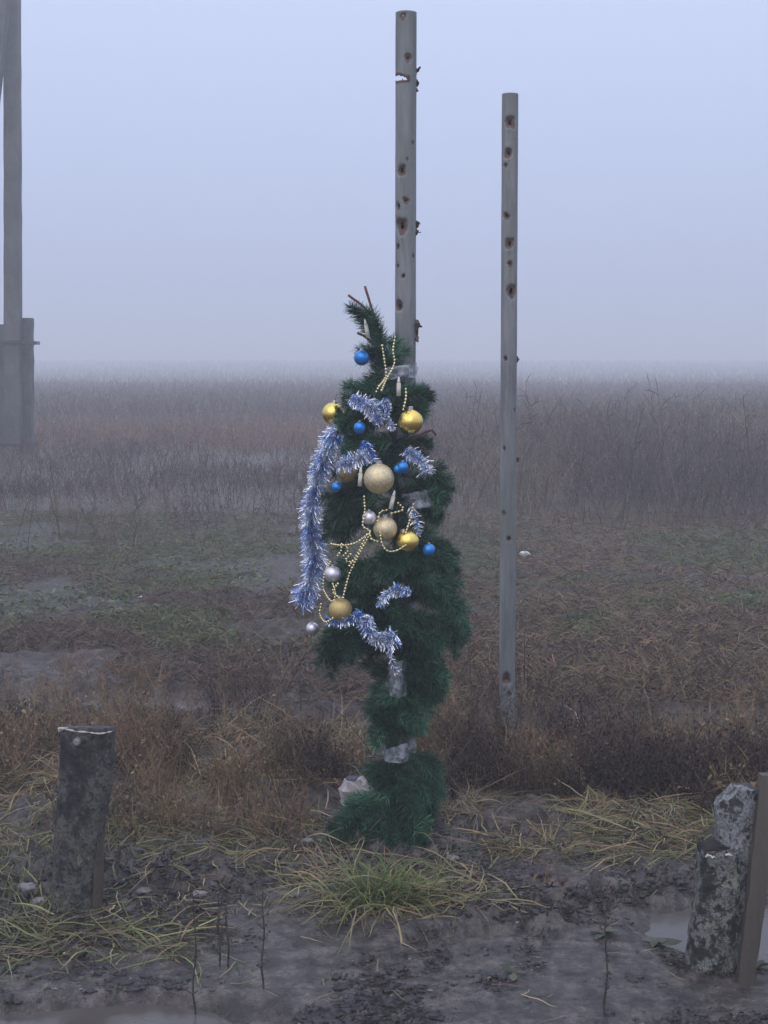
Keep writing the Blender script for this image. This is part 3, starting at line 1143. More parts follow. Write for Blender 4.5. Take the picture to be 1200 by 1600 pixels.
# ------------------------------------------------------------------ ornaments
def bauble(px, py, r, mat, label, group, out=.0, k=.8, capdir=(0, 0, 1)):
    c = on_tree(px, py, out, k)
    rad = r * PX(c[1])
    o = mesh_obj('bauble', np.array(ball((0, 0, 0), rad, 32, 20)[0]), ball((0, 0, 0), rad, 32, 20)[1], M[mat], None, smooth=True)
    o.location = c
    tag(o, label, 'bauble', group)
    d = np.asarray(capdir, float)
    d /= np.linalg.norm(d)
    mb = MB()
    mb.add(*tube([d * rad * .96, d * rad * 1.16, d * rad * 1.2], [rad * .22, rad * .22, rad * .16], 12))
    mb.build('cap', M['cap'], o)
    _, u, v = frame_of(d)
    mb = MB()
    lp = [d * rad * 1.3 + (u * math.cos(t) + d * math.sin(t)) * rad * .13 for t in np.linspace(0, 2 * math.pi, 11)]
    mb.add(*tube(lp, rad * .03, 5))
    mb.add(*tube([d * rad * 1.4, d * rad * 1.6 + u * rad * .1, d * rad * 1.8 + np.array((0, .03, 0))], rad * .025, 5))
    mb.build('hook', M['wire'], o)
    return o


GB, BB, SB = 'gold baubles on the tree', 'blue baubles on the tree', 'pearly baubles on the tree'
bauble(520, 646, 17, 'gold', 'deep yellow gold bauble half hidden at the left shoulder of the tree', GB, -.03, capdir=(.2, 0, 1))
bauble(641, 659, 20, 'gold', 'shiny gold bauble with a bright top, high on the right of the tree', GB, .03)
bauble(542, 737, 17, 'gold_dull', 'dull gold bauble behind silver tinsel, left of the largest gold bauble', GB, .0)
bauble(592, 748, 24, 'gold_pale', 'largest gold bauble in the centre of the tree', GB, .04)
bauble(602, 826, 19, 'gold_pale', 'pale worn gold bauble touching a small pearly bauble', GB, .03)
bauble(637, 846, 18, 'gold', 'gold bauble with a dark nick, hanging next to the lone blue one', GB, .03, capdir=(-.5, 0, 1))
bauble(532, 952, 18.5, 'gold_glitter', 'lowest gold glitter bauble hanging in a loop of beads', GB, .03)
bauble(565, 559, 12, 'blue', 'topmost blue bauble near the tip of the tree', BB, .03)
bauble(562, 668, 9.5, 'blue', 'small blue bauble just below the upper tinsel tuft', BB, .04)
bauble(629, 730, 9, 'blue', 'blue bauble right of the largest gold bauble, in front of its twin', BB, .04)
bauble(622, 733, 7.5, 'blue', 'smaller blue twin tucked beside the blue bauble right of centre', BB, .03)
bauble(526, 761, 8, 'blue', 'small blue bauble by the long hanging tinsel on the left', BB, .02)
bauble(670, 859, 10, 'blue', 'lone blue bauble hanging on the right side of the tree', BB, .04)
bauble(577, 809, 11.5, 'silver', 'pearly lilac bauble above the crossing bead strings', SB, .04)
bauble(520, 897, 13, 'silver', 'largest pearly lilac bauble at lower left of the tree', SB, .05)
bauble(488, 982, 10, 'silver', 'pearly bauble hanging lowest under the end of the long tinsel', SB, .02)

# fairy light candles
for px, py, lean, lab in ((623, 606, .0, 'cream candle light under the tape band at the neck of the tree'), (563, 747, .05, 'cream candle light between the dull and the largest gold bauble'),
                          (613, 783, .22, 'slanted cream candle light below the largest gold bauble'), (573, 515, -.2, 'cream candle light near the bare tips of the tree')):
    c = on_tree(px, py, .05, .8)
    o = thing('candle_light', c, lab, 'fairy light', 'cream candle lights on the tree')
    d = np.array((lean, 0, 1.0))
    d /= np.linalg.norm(d)
    mb = MB(); mb.add(*tube([-d * .026, d * .016], [.0075, .0068], 10)); mb.build('sleeve', M['candle'], o, smooth=True)
    mb = MB(); mb.add(*tube([d * .0162, d * .022, d * .031, d * .036], [.0045, .005, .0032, .0008], 10)); mb.build('bulb', M['paper'], o, smooth=True)


# bead strings
def beads(strands, label, out=.05, r=.0044, k=.8):
    first = on_tree(*strands[0][0], out, k)
    root = thing('bead_garland', first, label, 'bead garland', 'gold bead strings on the tree')
    T = MB(first)
    bV, bF = ball((0, 0, 0), r, 8, 6)
    bV = np.array(bV)
    for P in strands:
        pts = spline([on_tree(px, py, out, k) for px, py in P], .0105)
        T.add(*tube(pts, .0011, 4))
        B = MB(first)
        for q in pts:
            B.add(bV * random.uniform(.75, 1.05) + q, bF)
        o = B.build('beads', M['bead'], root, smooth=True)
        o['kind'] = 'stuff'
    T.build('thread', M['bead'], root)


beads([[(597, 540), (601, 566), (603, 588), (592, 604), (588, 612)], [(617, 527), (614, 548), (616, 568), (604, 592), (596, 610)], [(634, 608), (634, 622), (630, 640)]],
      'gold bead strings hanging over the neck of the tree', .07)
beads([[(569, 776), (570, 800), (567, 822), (578, 832), (562, 864), (548, 892), (542, 910), (536, 934)], [(578, 832), (556, 848), (534, 852), (518, 850)], [(573, 836), (558, 866), (546, 884)],
       [(534, 850), (533, 860), (528, 868)], [(540, 852), (544, 860), (537, 868)], [(590, 814), (594, 800), (604, 797)], [(578, 832), (580, 842), (590, 846)]],
      'gold bead strings crossing below the pearly bauble in the middle', .07)
beads([[(594, 832), (597, 850), (606, 861), (620, 860), (634, 852)], [(646, 788), (641, 810), (634, 832)], [(622, 786), (630, 796), (612, 802)]],
      'gold bead string looping between the pale bauble and the nicked bauble', .06)
beads([[(516, 878), (508, 894), (505, 916), (508, 926), (516, 938), (524, 940)], [(520, 912), (524, 926), (522, 938)], [(528, 912), (520, 924), (530, 934)], [(502, 944), (500, 960), (509, 972), (520, 966)], [(548, 866), (540, 876), (552, 878)]],
      'gold bead loops around the lowest gold glitter bauble', .07)


# tinsel
def tinsel(P, label, out=.04, half=.036, dens=6600, blue=.22, k=.8, depth=None, blue_end=None):
    pts = spline([on_tree(px, py, out, k) if depth is None else at(px, py, depth) for px, py in P], .006)
    o = thing('tinsel_garland', pts[0], label, 'tinsel', 'blue and silver tinsel on the tree')
    mb = MB(pts[0])
    mb.add(*tube(pts, .0016, 5))
    mb.build('core', M['tin_blue'], o)
    L = .006 * len(pts)
    N = int(L * dens)
    for nm, mat, share in (('silver_fringe', 'tin_silver', 1 - blue), ('blue_fringe', 'tin_blue', blue)):
        n = int(N * share)
        f = RNG.random(n) * (len(pts) - 1)
        if nm == 'blue_fringe':                       # blue foil comes in bands along the strand
            f = np.where(np.sin(f * .33) > -.2, f, RNG.random(n) * (len(pts) - 1))
        i = f.astype(int)
        fr = (f - i)[:, None]
        root = pts[i] * (1 - fr) + pts[np.minimum(i + 1, len(pts) - 1)] * fr
        tg = unit(pts[np.minimum(i + 1, len(pts) - 1)] - pts[np.maximum(i - 1, 0)])
        d = RNG.normal(0, 1, (n, 3))
        d = unit(d - tg * (d * tg).sum(1, keepdims=True))
        d = unit(d + tg * RNG.normal(.15, .25, (n, 1)))
        vary = .72 + .7 * (vnoise(f * .11 + pts[0][0] * 31, f * 0 + half * 90) - .2)
        ln = (half * vary * (.5 + .6 * RNG.random(n)) * np.clip(np.minimum(f, len(pts) - 1 - f) / 3 + .45, 0, 1))[:, None]
        mid = root + d * ln * .55
        tip = mid + unit(d + np.array((0, 0, -.55)) + RNG.normal(0, .25, (n, 3))) * ln * .45
        sd = unit(np.cross(d, RNG.normal(0, 1, (n, 3))))
        W = np.full((n, 3), .0016)
        V, Q = ribbons(np.stack([root, mid, tip], 1), W, sd)
        b = mesh_obj(nm, V - pts[0], Q, M[mat], o)
        b['kind'] = 'stuff'
    return o


tinsel([(548, 622), (568, 630), (584, 642), (592, 662)], 'bushy tuft of blue and silver tinsel high in the middle of the tree', .03, .043, 8000)
tinsel([(600, 622), (606, 640), (604, 652), (616, 672)], 'thin twist of tinsel right of the upper tuft', .02, .022)
tinsel([(530, 672), (512, 702), (498, 745), (487, 790), (487, 830), (492, 870), (484, 915), (472, 944)], 'long thick blue and silver tinsel hanging down the left side', 0.0, .050, 9500, .27, .5)
tinsel([(528, 730), (545, 722), (562, 716), (574, 706)], 'silver tinsel tuft above the dull gold bauble', .05, .036, 6000, .15)
tinsel([(633, 702), (646, 712), (660, 722), (668, 740)], 'silver tinsel tuft right of the blue twins', .03, .036, 5000, .12)
tinsel([(642, 926), (622, 921), (603, 930), (593, 948)], 'thin tinsel arc over the bulging right hand branches', .03, .027, 5000, .2)
tinsel([(578, 962), (572, 978), (584, 994), (602, 1002), (618, 992)], 'bushy silver tinsel tuft low in the middle of the tree', .03, .038, 6000, .2)
tinsel([(604, 1006), (612, 1030), (618, 1052)], 'sparse silver tinsel end trailing down to the waist tape', .03, .024, 1500, .1)
tinsel([(640, 792), (650, 812), (653, 836)], 'sparse silver tinsel wisp under the tape strip on the right', .04, .026, 1800, .05)
tinsel([(566, 690), (576, 704), (584, 722)], 'short deep blue tinsel twist above the largest gold bauble', .03, .028, 4500, .6)
tinsel([(508, 968), (530, 972), (550, 968), (566, 958)], 'short tinsel sweep under the lowest gold bauble', .03, .026, 4200, .45)

# ------------------------------------------------------------------ litter and small finds
p = ground_at(548, 1258); p[2] = float(gz(p[0], p[1]))
bag = thing('crumpled_bag', p, 'pale crumpled plastic bag half hidden behind the left foot of the tree', 'bag')


def folded(name, c, size, mat, seed, parent, n=9):
    """a crumpled sheet packet: faceted, with sharp folds"""
    rg = np.random.default_rng(seed)
    V, F = ball((0, 0, 0), 1, n, 7)
    V = np.array(V)
    V = np.sign(V) * np.abs(V) ** .7
    V = V * (1 + .22 * rg.normal(0, 1, (len(V), 1)).clip(-1.2, 1.2)) * np.array(size)
    o = mesh_obj(name, V, F, mat, parent)
    o.location = c
    return o


folded('bag_body', (.01, .02, .045), (.055, .04, .055), M['bag'], 4, bag, 12)
folded('bag_fold', (.008, .04, .092), (.024, .02, .012), M['bag_blue'], 9, bag)
folded('bag_print', (-.043, .035, .074), (.008, .01, .012), M['bag_red'], 14, bag)
for px, py, r, lab in ((320, 1336, .036, 'black wet clod of earth in the grass right of the left post'), (1000, 1100, .02, 'small dark clod on the field edge'), (845, 1370, .03, 'dark mud lump at the border of straw and churned mud')):
    p = ground_at(px, py); p[2] = float(gz(p[0], p[1])) + r * .3
    tag(lump('mud_clod', p, r, r * .8, r * .6, M['clod'], px), lab, 'clod', 'clods of earth')
for px, py, r, lab in ((820, 880, .045, 'white litter scrap on the field just right of the lone pole'), (40, 1052, .02, 'white scrap by the far puddle at the left edge'), (220, 948, .014, 'pale scrap on the green field at left'),
                       (700, 1237, .012, 'white crumb of litter right of the tree foot'), (102, 1490, .006, 'tiny bluish white crumb in the grass by the left post'), (742, 1293, .008, 'tiny white crumb in the weeds right of the tree')):
    p = ground_at(px, py); p[2] = float(gz(p[0], p[1])) + r * .4
    tag(lump('litter_scrap', p, r, r * .6, r * .5, M['paper'], px, None, 10, .8), lab, 'litter', 'scraps of litter')
for px, py, r, lab in ((45, 1402, .026, 'pale flat stone left of the stout post'), (62, 1412, .022, 'second pale stone beside the flat one left of the stout post'), (480, 1328, .018, 'brownish stone in front of the tree, left side'),
                       (706, 1345, .018, 'pinkish stone in the straw right of the grass tuft'), (225, 1395, .02, 'grey stone in the rubble right of the stout post'), (312, 1412, .018, 'small grey stone in the middle of the rubble')):
    p = ground_at(px, py); p[2] = float(gz(p[0], p[1])) + r * .15
    tag(lump('stone', p, r * 1.3, r * .9, r * .55, M['stone'], px + 7), lab, 'stone', 'stones in the mud')

# ------------------------------------------------------------------ plants near the road
STRAW = [(.27, .20, .11), (.36, .28, .15), (.20, .14, .08), (.23, .20, .10)]
YGREEN = [(.12, .13, .048), (.18, .19, .07), (.26, .24, .115), (.07, .09, .04)]
BROWN = [(.070, .047, .037), (.11, .076, .057), (.155, .115, .082), (.040, .028, .025), (.22, .17, .115)]
RUST = [(.16, .105, .065), (.24, .165, .10), (.12, .083, .058)]


def in_px(n, x0, x1, y0, y1):
    """n random ground points whose places fall in a photo rectangle"""
    px, py = RNG.uniform(x0, x1, n), RNG.uniform(y0, y1, n)
    cx, cyy = (px - 600) / FPX, (800 - py) / FPX
    dz = -math.sin(PITCH) + cyy * math.cos(PITCH)
    dy = math.cos(PITCH) + cyy * math.sin(PITCH)
    t = -CAM_H / dz
    x, y = t * cx, t * dy
    return np.stack([x, y, gz(x, y)], 1)


# the big tuft
c = ground_at(590, 1412); c[2] = float(gz(c[0], c[1]))
rb = Rib()
for n, spread, L0, L1, e0, e1, d0, d1, cols in ((330, .075, .12, .28, 10, 75, 60, 140, YGREEN), (170, .11, .14, .36, 5, 50, 40, 110, STRAW + YGREEN[:2]), (170, .045, .08, .2, 45, 88, 20, 80, [(.10, .15, .04), (.14, .19, .055)]), (120, .12, .05, .14, 5, 40, 30, 90, STRAW + BROWN)):
    root = c + np.stack([RNG.normal(0, spread, n), RNG.normal(0, spread * .8, n), np.zeros(n)], 1)
    root[:, 2] = gz(root[:, 0], root[:, 1])
    az = RNG.uniform(0, 2 * math.pi, n)
    P = blade_paths(root, az, np.radians(RNG.uniform(e0, e1, n)), RNG.uniform(L0, L1, n), np.radians(RNG.uniform(d0, d1, n)), 7, .16)
    W = RNG.uniform(.003, .0052, n)[:, None] * np.array((.8, 1, 1, .95, .8, .55, .15))[None]
    rb.add(P, W, sides(az, RNG.normal(0, .5, n)), pick(cols, n))
tuft = rb.build('grass_tuft', M['grass'], origin=c)
tuft.location = c
tag(tuft, 'big floppy yellow green grass tuft in the mud in front of the tree', 'grass tuft')


def lying(name, areas, mat='grass'):
    """long dead blades lying about, some arching up"""
    rb = Rib()
    for (x0, x1, y0, y1, n, L0, L1, emax, cols, w) in areas:
        root = in_px(n, x0, x1, y0, y1)
        keep = (fbm(root[:, 0] * 4 + 2, root[:, 1] * 4, 3) > .42) & (hollow_mask(root[:, 0], root[:, 1]) < .3)
        root = root[keep]
        n = len(root)
        clump = fbm(root[:, 0] * 2.2 + 40, root[:, 1] * 2.2, 2) * 14
        az = np.where(RNG.random(n) < .6, clump + RNG.normal(0, .5, n), RNG.uniform(0, 6.28, n))
        P = blade_paths(root, az, np.radians(RNG.uniform(2, emax, n)), RNG.uniform(L0, L1, n) * RNG.choice([.45, .7, 1.0], n), np.radians(RNG.uniform(10, 90, n)), 6, .22)
        W = RNG.uniform(.45, 1.5, n)[:, None] * w * np.array((.8, 1, 1, .9, .6, .15))[None]
        rb.add(P, W, sides(az, RNG.normal(0, .6, n)), pick(cols, n, jit=.35))
    o = rb.build(name, M[mat])
    return tag(o, kind='stuff')


lying('flattened_grass', [
    (-60, 480, 1285, 1345, 1100, .10, .28, 35, YGREEN + STRAW[:1] + STRAW[2:] + BROWN[1:2], .0036),
    (-60, 90, 1330, 1480, 330, .10, .26, 40, YGREEN, .0038),
    (-40, 300, 1440, 1500, 420, .10, .26, 35, YGREEN + STRAW[2:] + BROWN[1:2], .0040),
    (160, 480, 1340, 1440, 320, .06, .2, 25, STRAW + YGREEN, .0034),
    (740, 1110, 1268, 1345, 1500, .12, .34, 30, YGREEN + STRAW + BROWN[1:3], .0036),
    (600, 770, 1345, 1430, 260, .14, .34, 30, STRAW + YGREEN, .0038),
    (450, 620, 1315, 1400, 160, .1, .3, 45, STRAW, .0034),
    (1030, 1260, 1240, 1330, 320, .1, .28, 40, YGREEN + STRAW, .0038)])
lying('straw', [
    (-80, 570, 1140, 1245, 5600, .10, .30, 50, STRAW + RUST[:2], .0038),
    (-80, 500, 1210, 1300, 1100, .10, .3, 45, STRAW + YGREEN[2:3] + BROWN[4:], .0034),
    (660, 1280, 1150, 1290, 3000, .10, .32, 45, STRAW + BROWN[3:], .0034),
    (440, 780, 1230, 1340, 320, .08, .26, 50, STRAW, .0034),
    (300, 1200, 1400, 1600, 130, .04, .14, 12, STRAW + BROWN, .0032),
    (0, 400, 1480, 1600, 40, .05, .2, 12, STRAW + YGREEN, .0036)])


def weeds(name, areas):
    """dead broad leaved weeds: stems with side twigs and curled brown leaves"""
    rb = Rib()
    for (x0, x1, y0, y1, n, h0, h1, leaves, lw) in areas:
        root = in_px(n, x0, x1, y0, y1)
        keep = (fbm(root[:, 0] * 3.2 + 8, root[:, 1] * 3.2 + 4, 4) > .455)
        root = root[keep]
        n = len(root)
        az = RNG.uniform(0, 6.28, n)
        H = RNG.uniform(h0, h1, n) * (1 + .5 * (RNG.random(n) > .93)) * (.55 + .9 * fbm(root[:, 0] * 1.8, root[:, 1] * 1.8 + 70, 3))
        P = blade_paths(root, az, np.radians(RNG.uniform(60, 90, n)), H, np.radians(RNG.uniform(0, 40, n)), 5, .15)
        tone = fbm(root[:, 0] * 3.1 + 50, root[:, 1] * 3.1, 3) + RNG.normal(0, .05, n)
        shift = .05 * sstep(.1, .5, root[:, 0] / root[:, 1] * 3)
        dark, tan = (tone < .41 + shift)[:, None], (tone > .485 + shift)[:, None]
        st = np.where(dark, pick([BROWN[3], BROWN[0]], n), np.where(tan, pick(RUST[:2] + STRAW[2:3] + BROWN[2:3], n), pick(BROWN[:3], n)))
        big = 1 + .9 * (fbm(root[:, 0] * 2.3, root[:, 1] * 2.3 + 33, 2) > .55)
        sd = np.tile((1.0, 0, 0), (n, 1)) + RNG.normal(0, .3, (n, 3))
        rb.add(P, np.full((n, 5), .0036) * np.array((1.2, 1, .9, .7, .4)), unit(sd), st)
        # twigs and leaves
        for kind, m in (('twig', 9), ('leaf', leaves)):
            f = RNG.uniform(.15, 1, (n, m)) * 3.99
            i = f.astype(int)
            fr = (f - i)[..., None]
            idx = np.arange(n)[:, None]
            q = (P[idx, i] * (1 - fr) + P[idx, i + 1] * fr).reshape(-1, 3)
            q = q + (RNG.normal(0, .022, q.shape) if kind == 'leaf' else 0)
            a2 = RNG.uniform(0, 6.28, len(q))
            if kind == 'twig':
                L = RNG.uniform(.03, .13, len(q))
                T = blade_paths(q, a2, np.radians(RNG.uniform(20, 70, len(q))), L, np.radians(RNG.uniform(-20, 30, len(q))), 3)
                rb.add(T, np.full((len(q), 3), .0024) * np.array((1, .8, .4)), unit(RNG.normal(0, 1, (len(q), 3)) * (1, .4, .4)), np.repeat(st, m, 0))
            else:
                L = RNG.uniform(.6, 1.4, len(q)) * lw * 2.4
                T = blade_paths(q, a2, np.radians(RNG.uniform(-40, 40, len(q))), L, np.radians(RNG.uniform(30, 150, len(q))), 4)
                W = (RNG.uniform(.6, 1.3, len(q)) * lw * np.repeat(big, m))[:, None] * np.array((.3, 1, .8, .1))[None]
                rb.add(T, W, sides(a2, RNG.normal(0, .7, len(q))), np.repeat(st, m, 0) * RNG.uniform(.5, 1.25, (len(q), 1)))
    o = rb.build(name, M['weeds'])
    return tag(o, kind='stuff')


weeds('dead_weeds', [
    (-80, 500, 1165, 1262, 1150, .08, .24, 12, .0065),
    (-80, 500, 1055, 1165, 420, .04, .17, 7, .006),
    (-40, 480, 1240, 1320, 330, .05, .15, 10, .0065),
    (660, 1290, 1165, 1265, 1400, .08, .25, 13, .0068),
    (700, 1290, 1060, 1160, 330, .08, .30, 6, .006),
    (480, 680, 1180, 1250, 220, .06, .2, 12, .0065),
    (1060, 1290, 1235, 1290, 120, .08, .18, 12, .010),
    (200, 480, 1090, 1150, 60, .12, .3, 8, .009),
    (840, 900, 1330, 1400, 16, .02, .05, 8, .010)])

# single dry stalks at the edge of the road
for px, py, top, lab in ((303, 1565, 1395, 'dry stalk rising from the wet mud, left of a close pair'), (344, 1512, 1400, 'left one of the close pair of dry stalks'), (357, 1512, 1372, 'taller right one of the close pair of dry stalks'),
                         (410, 1548, 1385, 'dry stalk leaning right, beside the smooth wet mud'), (946, 1592, 1395, 'tallest lone dry stalk in the churned mud left of the snapped post'), (1000, 1135, 1045, 'dark dry weed stalk in the field right of the lone pole'), (470, 1125, 1045, 'thin dry stalk in front of the far puddle')):
    c = ground_at(px, py); c[2] = float(gz(c[0], c[1]))
    H = at(px, top, c[1])[2] - c[2]
    o = thing('dry_stalk', c, lab, 'dry stalk', 'single dry stalks')
    pts = [np.array((H * .012 * math.sin(k * 1.3 + px) + H * .02 * k / 8 * math.sin(px), .005 * math.sin(k * 2.0), H * k / 8 - .01)) for k in range(9)]
    mb = MB(); mb.add(*tube(pts, [.0032 * (1 - .07 * k) for k in range(9)], 6)); mb.build('stem', M['trunk'], o)
    for k in range(2, 9):
        for s in range(2):
            a = random.uniform(0, 6.28)
            l = random.uniform(.006, .022)
            mb = MB()
            e = pts[k] + np.array((math.cos(a) * l, math.sin(a) * l, l * .8))
            mb.add(*tube([pts[k], e], [.0016, .001], 5))
            for q in range(3):
                mb.add(*ball(e + np.array([random.uniform(-.006, .006) for _ in range(3)]), random.uniform(.0018, .0036), 6, 4))
            mb.build('side_twig', M['torn'], o)

# rosettes of green leaves in the mud
for px, py, n, L, lab in ((945, 1462, 5, .075, 'small green leafy weed touching the tallest dry stalk'), (1028, 1468, 7, .085, 'larger green leafy weed left of the snapped post'), (803, 1526, 4, .06, 'tiny green sprout in the churned mud right of the tuft'),
                          (872, 1440, 4, .055, 'small muddy green weed under the flattened straw'), (1185, 1512, 5, .08, 'green leafy weed behind the leaning board'), (102, 1400, 5, .05, 'low green weed at the foot of the left post'), (455, 1402, 3, .04, 'single pale green sprout left of the tuft')):
    c = ground_at(px, py); c[2] = float(gz(c[0], c[1]))
    o = thing('leafy_weed', c, lab, 'weed', 'green weeds in the mud')
    for k in range(n):
        a = 2 * math.pi * (k + random.uniform(-.25, .25)) / n
        rb = Rib()
        q = np.zeros((1, 3))
        e = np.radians(np.array([random.uniform(15, 55)]))
        P = blade_paths(q, np.array([a]), e, np.array([L * random.uniform(.5, .95)]), np.radians(np.array([random.uniform(40, 90)])), 6, 0, False)
        P[..., 2] = np.maximum(P[..., 2], .004)
        rb.add(P, L * .34 * np.array([[.25, .55, 1, .95, .6, .08]]), sides(np.array([a]), np.array([random.uniform(-.4, .4)])), pick([(.055, .065, .038), (.085, .095, .055)], 1))
        rb.build('leaf', M['grass'], o)

# ------------------------------------------------------------------ the field
def stalks(rb, root, h, w, cols, sprigs=3, lean=12, p=None, jit=.3, sl=.3, lo=.3):
    n = len(root)
    az = RNG.uniform(0, 6.28, n)
    P = blade_paths(root, az, np.radians(RNG.uniform(90 - lean * 2, 90, n)), h, np.radians(RNG.uniform(0, 35, n)), 3, 0, False)
    cl = pick(cols, n, p, jit)
    sd = unit(np.tile((1.0, 0, 0), (n, 1)) + RNG.normal(0, .35, (n, 3)))
    rb.add(P, w[:, None] * np.array((1, .9, .45))[None], sd, cl)
    for s in range(sprigs):
        t = RNG.uniform(lo, 1, n)
        f = np.minimum(t * 2, 1.999)
        i = f.astype(int)
        fr = (f - i)[:, None]
        q = P[np.arange(n), i] * (1 - fr) + P[np.arange(n), i + 1] * fr
        a2 = RNG.uniform(0, 6.28, n)
        T = blade_paths(q, a2, np.radians(RNG.uniform(10, 75, n)), h * RNG.uniform(.5, 1.2, n) * sl, np.radians(RNG.uniform(-10, 60, n)), 3, 0, False)
        rb.add(T, w[:, None] * np.array((.7, .9, .2))[None], unit(sd + RNG.normal(0, .5, (n, 3))), cl * RNG.uniform(.8, 1.25, (n, 1)))


def field_pts(n, y0, y1, half=.36, power=1.0):
    y = y0 * (y1 / y0) ** (RNG.random(n) ** power)
    x = RNG.uniform(-half, half, n) * y
    return np.stack([x, y, gz(x, y)], 1)


def px_of(x, y):
    return 600 + FPX * x / y


FB = [(.085, .062, .056), (.115, .086, .076), (.16, .122, .102), (.066, .050, .047)]
FR = [(.23, .125, .095), (.18, .11, .085), (.13, .09, .075)]

# short rough growth just beyond the verge
rb = Rib()
r = field_pts(90000, 6.4, 14.5)
m = fbm(r[:, 0] * 1.3 + 3, r[:, 1] * 1.0, 4)
left = px_of(r[:, 0], r[:, 1]) < 560
r = r[(m > np.where(left, .43, .22)) & (hollow_mask(r[:, 0], r[:, 1]) < .25)]
n = len(r)
az = RNG.uniform(0, 6.28, n)
P = blade_paths(r, az, np.radians(RNG.uniform(5, 60, n)), RNG.uniform(.05, .17, n), np.radians(RNG.uniform(10, 100, n)), 4, .2)
left = px_of(r[:, 0], r[:, 1]) < 560
gnoise = fbm(r[:, 0] * 1.6 + 3, r[:, 1] * 1.2, 4)
isg = (r[:, 1] > 7.6) & (gnoise + RNG.normal(0, .05, n) > np.where(left, .50, .60))
cl = np.where(isg[:, None], pick([(.085, .09, .045), (.11, .12, .055), (.15, .15, .08)], n), np.where(left[:, None], pick(BROWN[:3], n), pick(BROWN + RUST + STRAW[2:3], n)))
rb.add(P, RNG.uniform(.0035, .0065, n)[:, None] * np.array((.8, 1, .8, .2))[None], sides(az, RNG.normal(0, .7, n)), cl)
tag(rb.build('rough_growth', M['weeds']), kind='stuff')

# small green leaves hugging the soil on the left
rb = Rib()
r = field_pts(15000, 7.4, 12.8, .33)
g_ = fbm(r[:, 0] * 1.6 + 3, r[:, 1] * 1.2, 4)
left = px_of(r[:, 0], r[:, 1]) < 600
r = r[(g_ > np.where(left, .48, .60))]
n = len(r)
az = RNG.uniform(0, 6.28, n)
P = blade_paths(r, az, np.radians(RNG.uniform(10, 70, n)), RNG.uniform(.03, .07, n), np.radians(RNG.uniform(40, 110, n)), 4)
rb.add(P, RNG.uniform(.010, .022, n)[:, None] * np.array((.4, 1, .8, .15))[None], sides(az, RNG.normal(0, .6, n)), pick([(.08, .09, .045), (.10, .12, .05), (.15, .16, .085)], n))
tag(rb.build('ground_cover', M['grass']), kind='stuff')

# tall dead weeds on the right, lower on the left, thinning into the fog
rb = Rib()
r = field_pts(34000, 11.8, 30, .36, 1.1)
px = px_of(r[:, 0], r[:, 1])
edge = 12.6 + 3.2 * (fbm(r[:, 0] * .8, r[:, 1] * .5 + 3, 4) - .5) * 2
right = sstep(470, 800, px + 120 * (fbm(r[:, 0] * .4 + 9, r[:, 1] * .4, 2) - .5))
grow = sstep(0, 6, r[:, 1] - edge)
h = (.11 + .15 * RNG.random(len(r)) ** 2) * (1 - right) + right * (.18 + .68 * grow) * (.55 + .55 * RNG.random(len(r)) * (.5 + fbm(r[:, 0] * .8, r[:, 1] * .5 + 21, 3)))
keep = (r[:, 1] > edge) & (RNG.random(len(r)) < (.12 + .88 * sstep(0, 5, r[:, 1] - edge)) * (.3 + .7 * sstep(.35, .6, fbm(r[:, 0] * .9, r[:, 1] * .6 + 7, 3))))
r, h, right = r[keep], h[keep], right[keep]
light = fbm(r[:, 0] * .7 + 15, r[:, 1] * .35, 3)
for sel, pal in ((light < .43, [FB[3], FB[0], FB[1]]), ((light >= .45) & (light < .57), FB + FR[1:]), (light >= .57, [FB[1], FB[2], (.20, .165, .125)])):
    stalks(rb, r[sel], h[sel], RNG.uniform(.004, .0085, sel.sum()) * r[sel, 1] / 15, pal, 3, 18, jit=.4)
q = field_pts(170, 12.6, 26, .36)                    # taller ones that stand clear of the rest
q = q[px_of(q[:, 0], q[:, 1]) > 560]
stalks(rb, q, RNG.uniform(.8, 1.32, len(q)), np.full(len(q), .009) * q[:, 1] / 15, [FB[3], FB[0], FR[2]], 9, 16, sl=.16, lo=.55)
q = field_pts(500, 11, 24, .36)
q = q[px_of(q[:, 0], q[:, 1]) <= 560]
stalks(rb, q, RNG.uniform(.25, .6, len(q)), np.full(len(q), .008) * q[:, 1] / 15, [FB[3], FB[0], FR[2]], 8, 22, sl=.22, lo=.4)
tag(rb.build('tall_weeds', M['weeds']), kind='stuff')

rb = Rib()
r = field_pts(26000, 24, 75, .36)
px = px_of(r[:, 0], r[:, 1])
red = (np.abs(r[:, 1] - 28) < 5) & (px < 560)
h = np.where(red, .35, .55) * (.7 + .6 * RNG.random(len(r)))
stalks(rb, r[red], h[red], RNG.uniform(.008, .016, red.sum()) * r[red, 1] / 28, FR, 3, 20)
stalks(rb, r[~red], h[~red], RNG.uniform(.008, .016, (~red).sum()) * r[~red, 1] / 28, FB + FR[2:], 3, 14)
tag(rb.build('far_weeds', M['weeds']), kind='stuff')

rb = Rib()
r = field_pts(20000, 70, 290, .36)
stalks(rb, r, .40 * (.6 + .8 * RNG.random(len(r))), RNG.uniform(.0004, .0008, len(r)) * r[:, 1], FB, 2, 14)
tag(rb.build('weeds_on_the_rise', M['weeds']), kind='stuff')

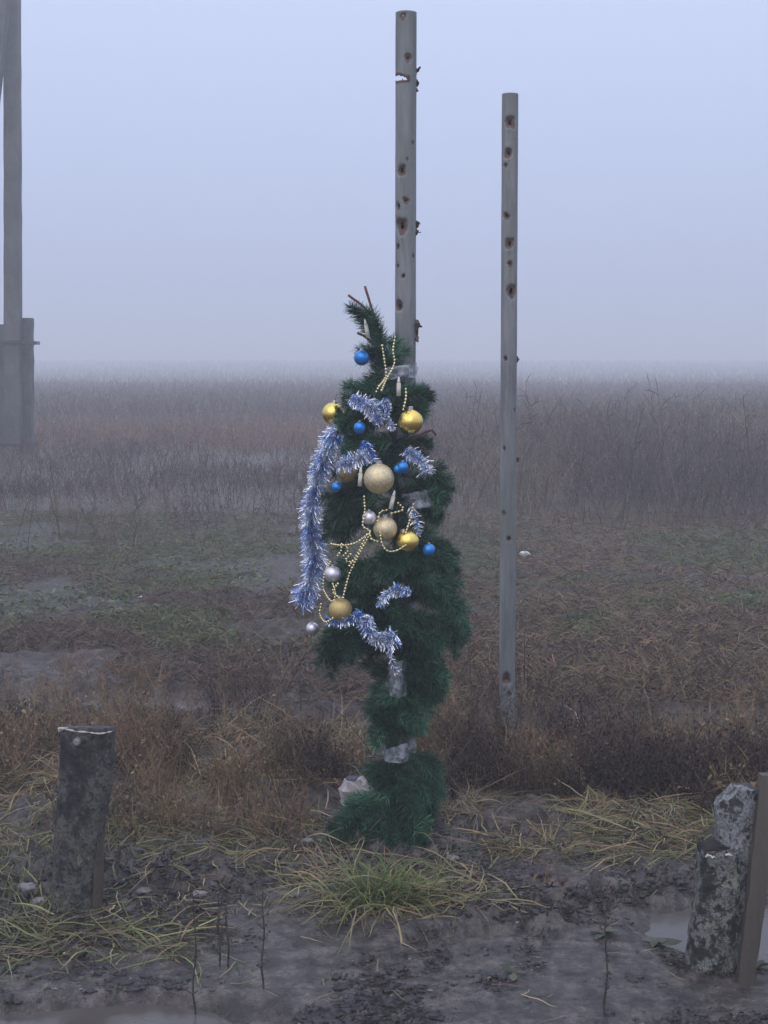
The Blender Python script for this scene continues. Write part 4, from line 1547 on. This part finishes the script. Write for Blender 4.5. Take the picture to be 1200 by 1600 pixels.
# churned clods, leaf litter and crumbs trodden into the mud
def scatter_lumps(name, mat, n, rect, thr, s0, s1, flat, parent=None):
    P = in_px(n, *rect)
    dens = fbm(P[:, 0] * 3.4 + 60, P[:, 1] * 5.2, 4) + .10 * (film_mask(P[:, 0], P[:, 1]) - .5)
    P = P[(dens > thr) & (hollow_mask(P[:, 0], P[:, 1]) < .3)]
    n = len(P)
    bv, bf = ball((0, 0, 0), 1, 8, 5)
    bv, bf3 = np.array(bv), bf
    tri = []
    for f in bf3:
        tri += [(f[0], f[1], f[2])] + ([(f[0], f[2], f[3])] if len(f) == 4 else [])
    tri = np.array(tri)
    k = len(bv)
    sz = s0 * (s1 / s0) ** (RNG.random(n) ** 2.2)
    ax = np.stack([sz * RNG.uniform(.8, 2.0, n), sz * RNG.uniform(.6, 1.1, n), sz * flat * RNG.uniform(.5, 1.2, n)], 1)
    V = bv[None] * (1 + .30 * RNG.normal(0, 1, (n, k, 1)).clip(-1.4, 1.4)) * ax[:, None]
    a = RNG.normal(0, .5, n)
    c_, s_ = np.cos(a)[:, None], np.sin(a)[:, None]
    V = np.stack([V[..., 0] * c_ - V[..., 1] * s_, V[..., 0] * s_ + V[..., 1] * c_, V[..., 2]], -1)
    V = V + P[:, None] + np.array((0, 0, 1.)) * (ax[:, 2] * .15)[:, None, None]
    Q = (tri[None] + (np.arange(n) * k)[:, None, None]).reshape(-1, 3)
    o = mesh_obj(name, V.reshape(-1, 3), Q, mat)
    return tag(o, kind='stuff')


scatter_lumps('mud_crumbs', M['ground'], 2600, (-40, 1240, 1345, 1600), .40, .0015, .009, .7)
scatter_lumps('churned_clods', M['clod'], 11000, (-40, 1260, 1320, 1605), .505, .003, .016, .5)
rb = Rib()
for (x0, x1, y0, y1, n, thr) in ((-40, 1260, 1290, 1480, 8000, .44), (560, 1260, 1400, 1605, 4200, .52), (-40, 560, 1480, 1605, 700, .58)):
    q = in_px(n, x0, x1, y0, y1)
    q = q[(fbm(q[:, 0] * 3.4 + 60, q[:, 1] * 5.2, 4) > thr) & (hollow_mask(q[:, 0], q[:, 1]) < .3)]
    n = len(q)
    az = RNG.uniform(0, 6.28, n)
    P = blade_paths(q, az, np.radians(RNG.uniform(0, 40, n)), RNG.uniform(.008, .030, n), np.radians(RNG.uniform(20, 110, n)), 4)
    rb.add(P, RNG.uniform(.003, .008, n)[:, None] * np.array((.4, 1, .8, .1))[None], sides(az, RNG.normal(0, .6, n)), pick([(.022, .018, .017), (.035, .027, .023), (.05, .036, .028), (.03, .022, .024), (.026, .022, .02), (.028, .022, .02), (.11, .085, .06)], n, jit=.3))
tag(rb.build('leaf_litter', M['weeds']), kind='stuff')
scatter_lumps('pale_crumbs', M['stone'], 900, (-40, 1240, 1330, 1600), .46, .0015, .0055, .7)
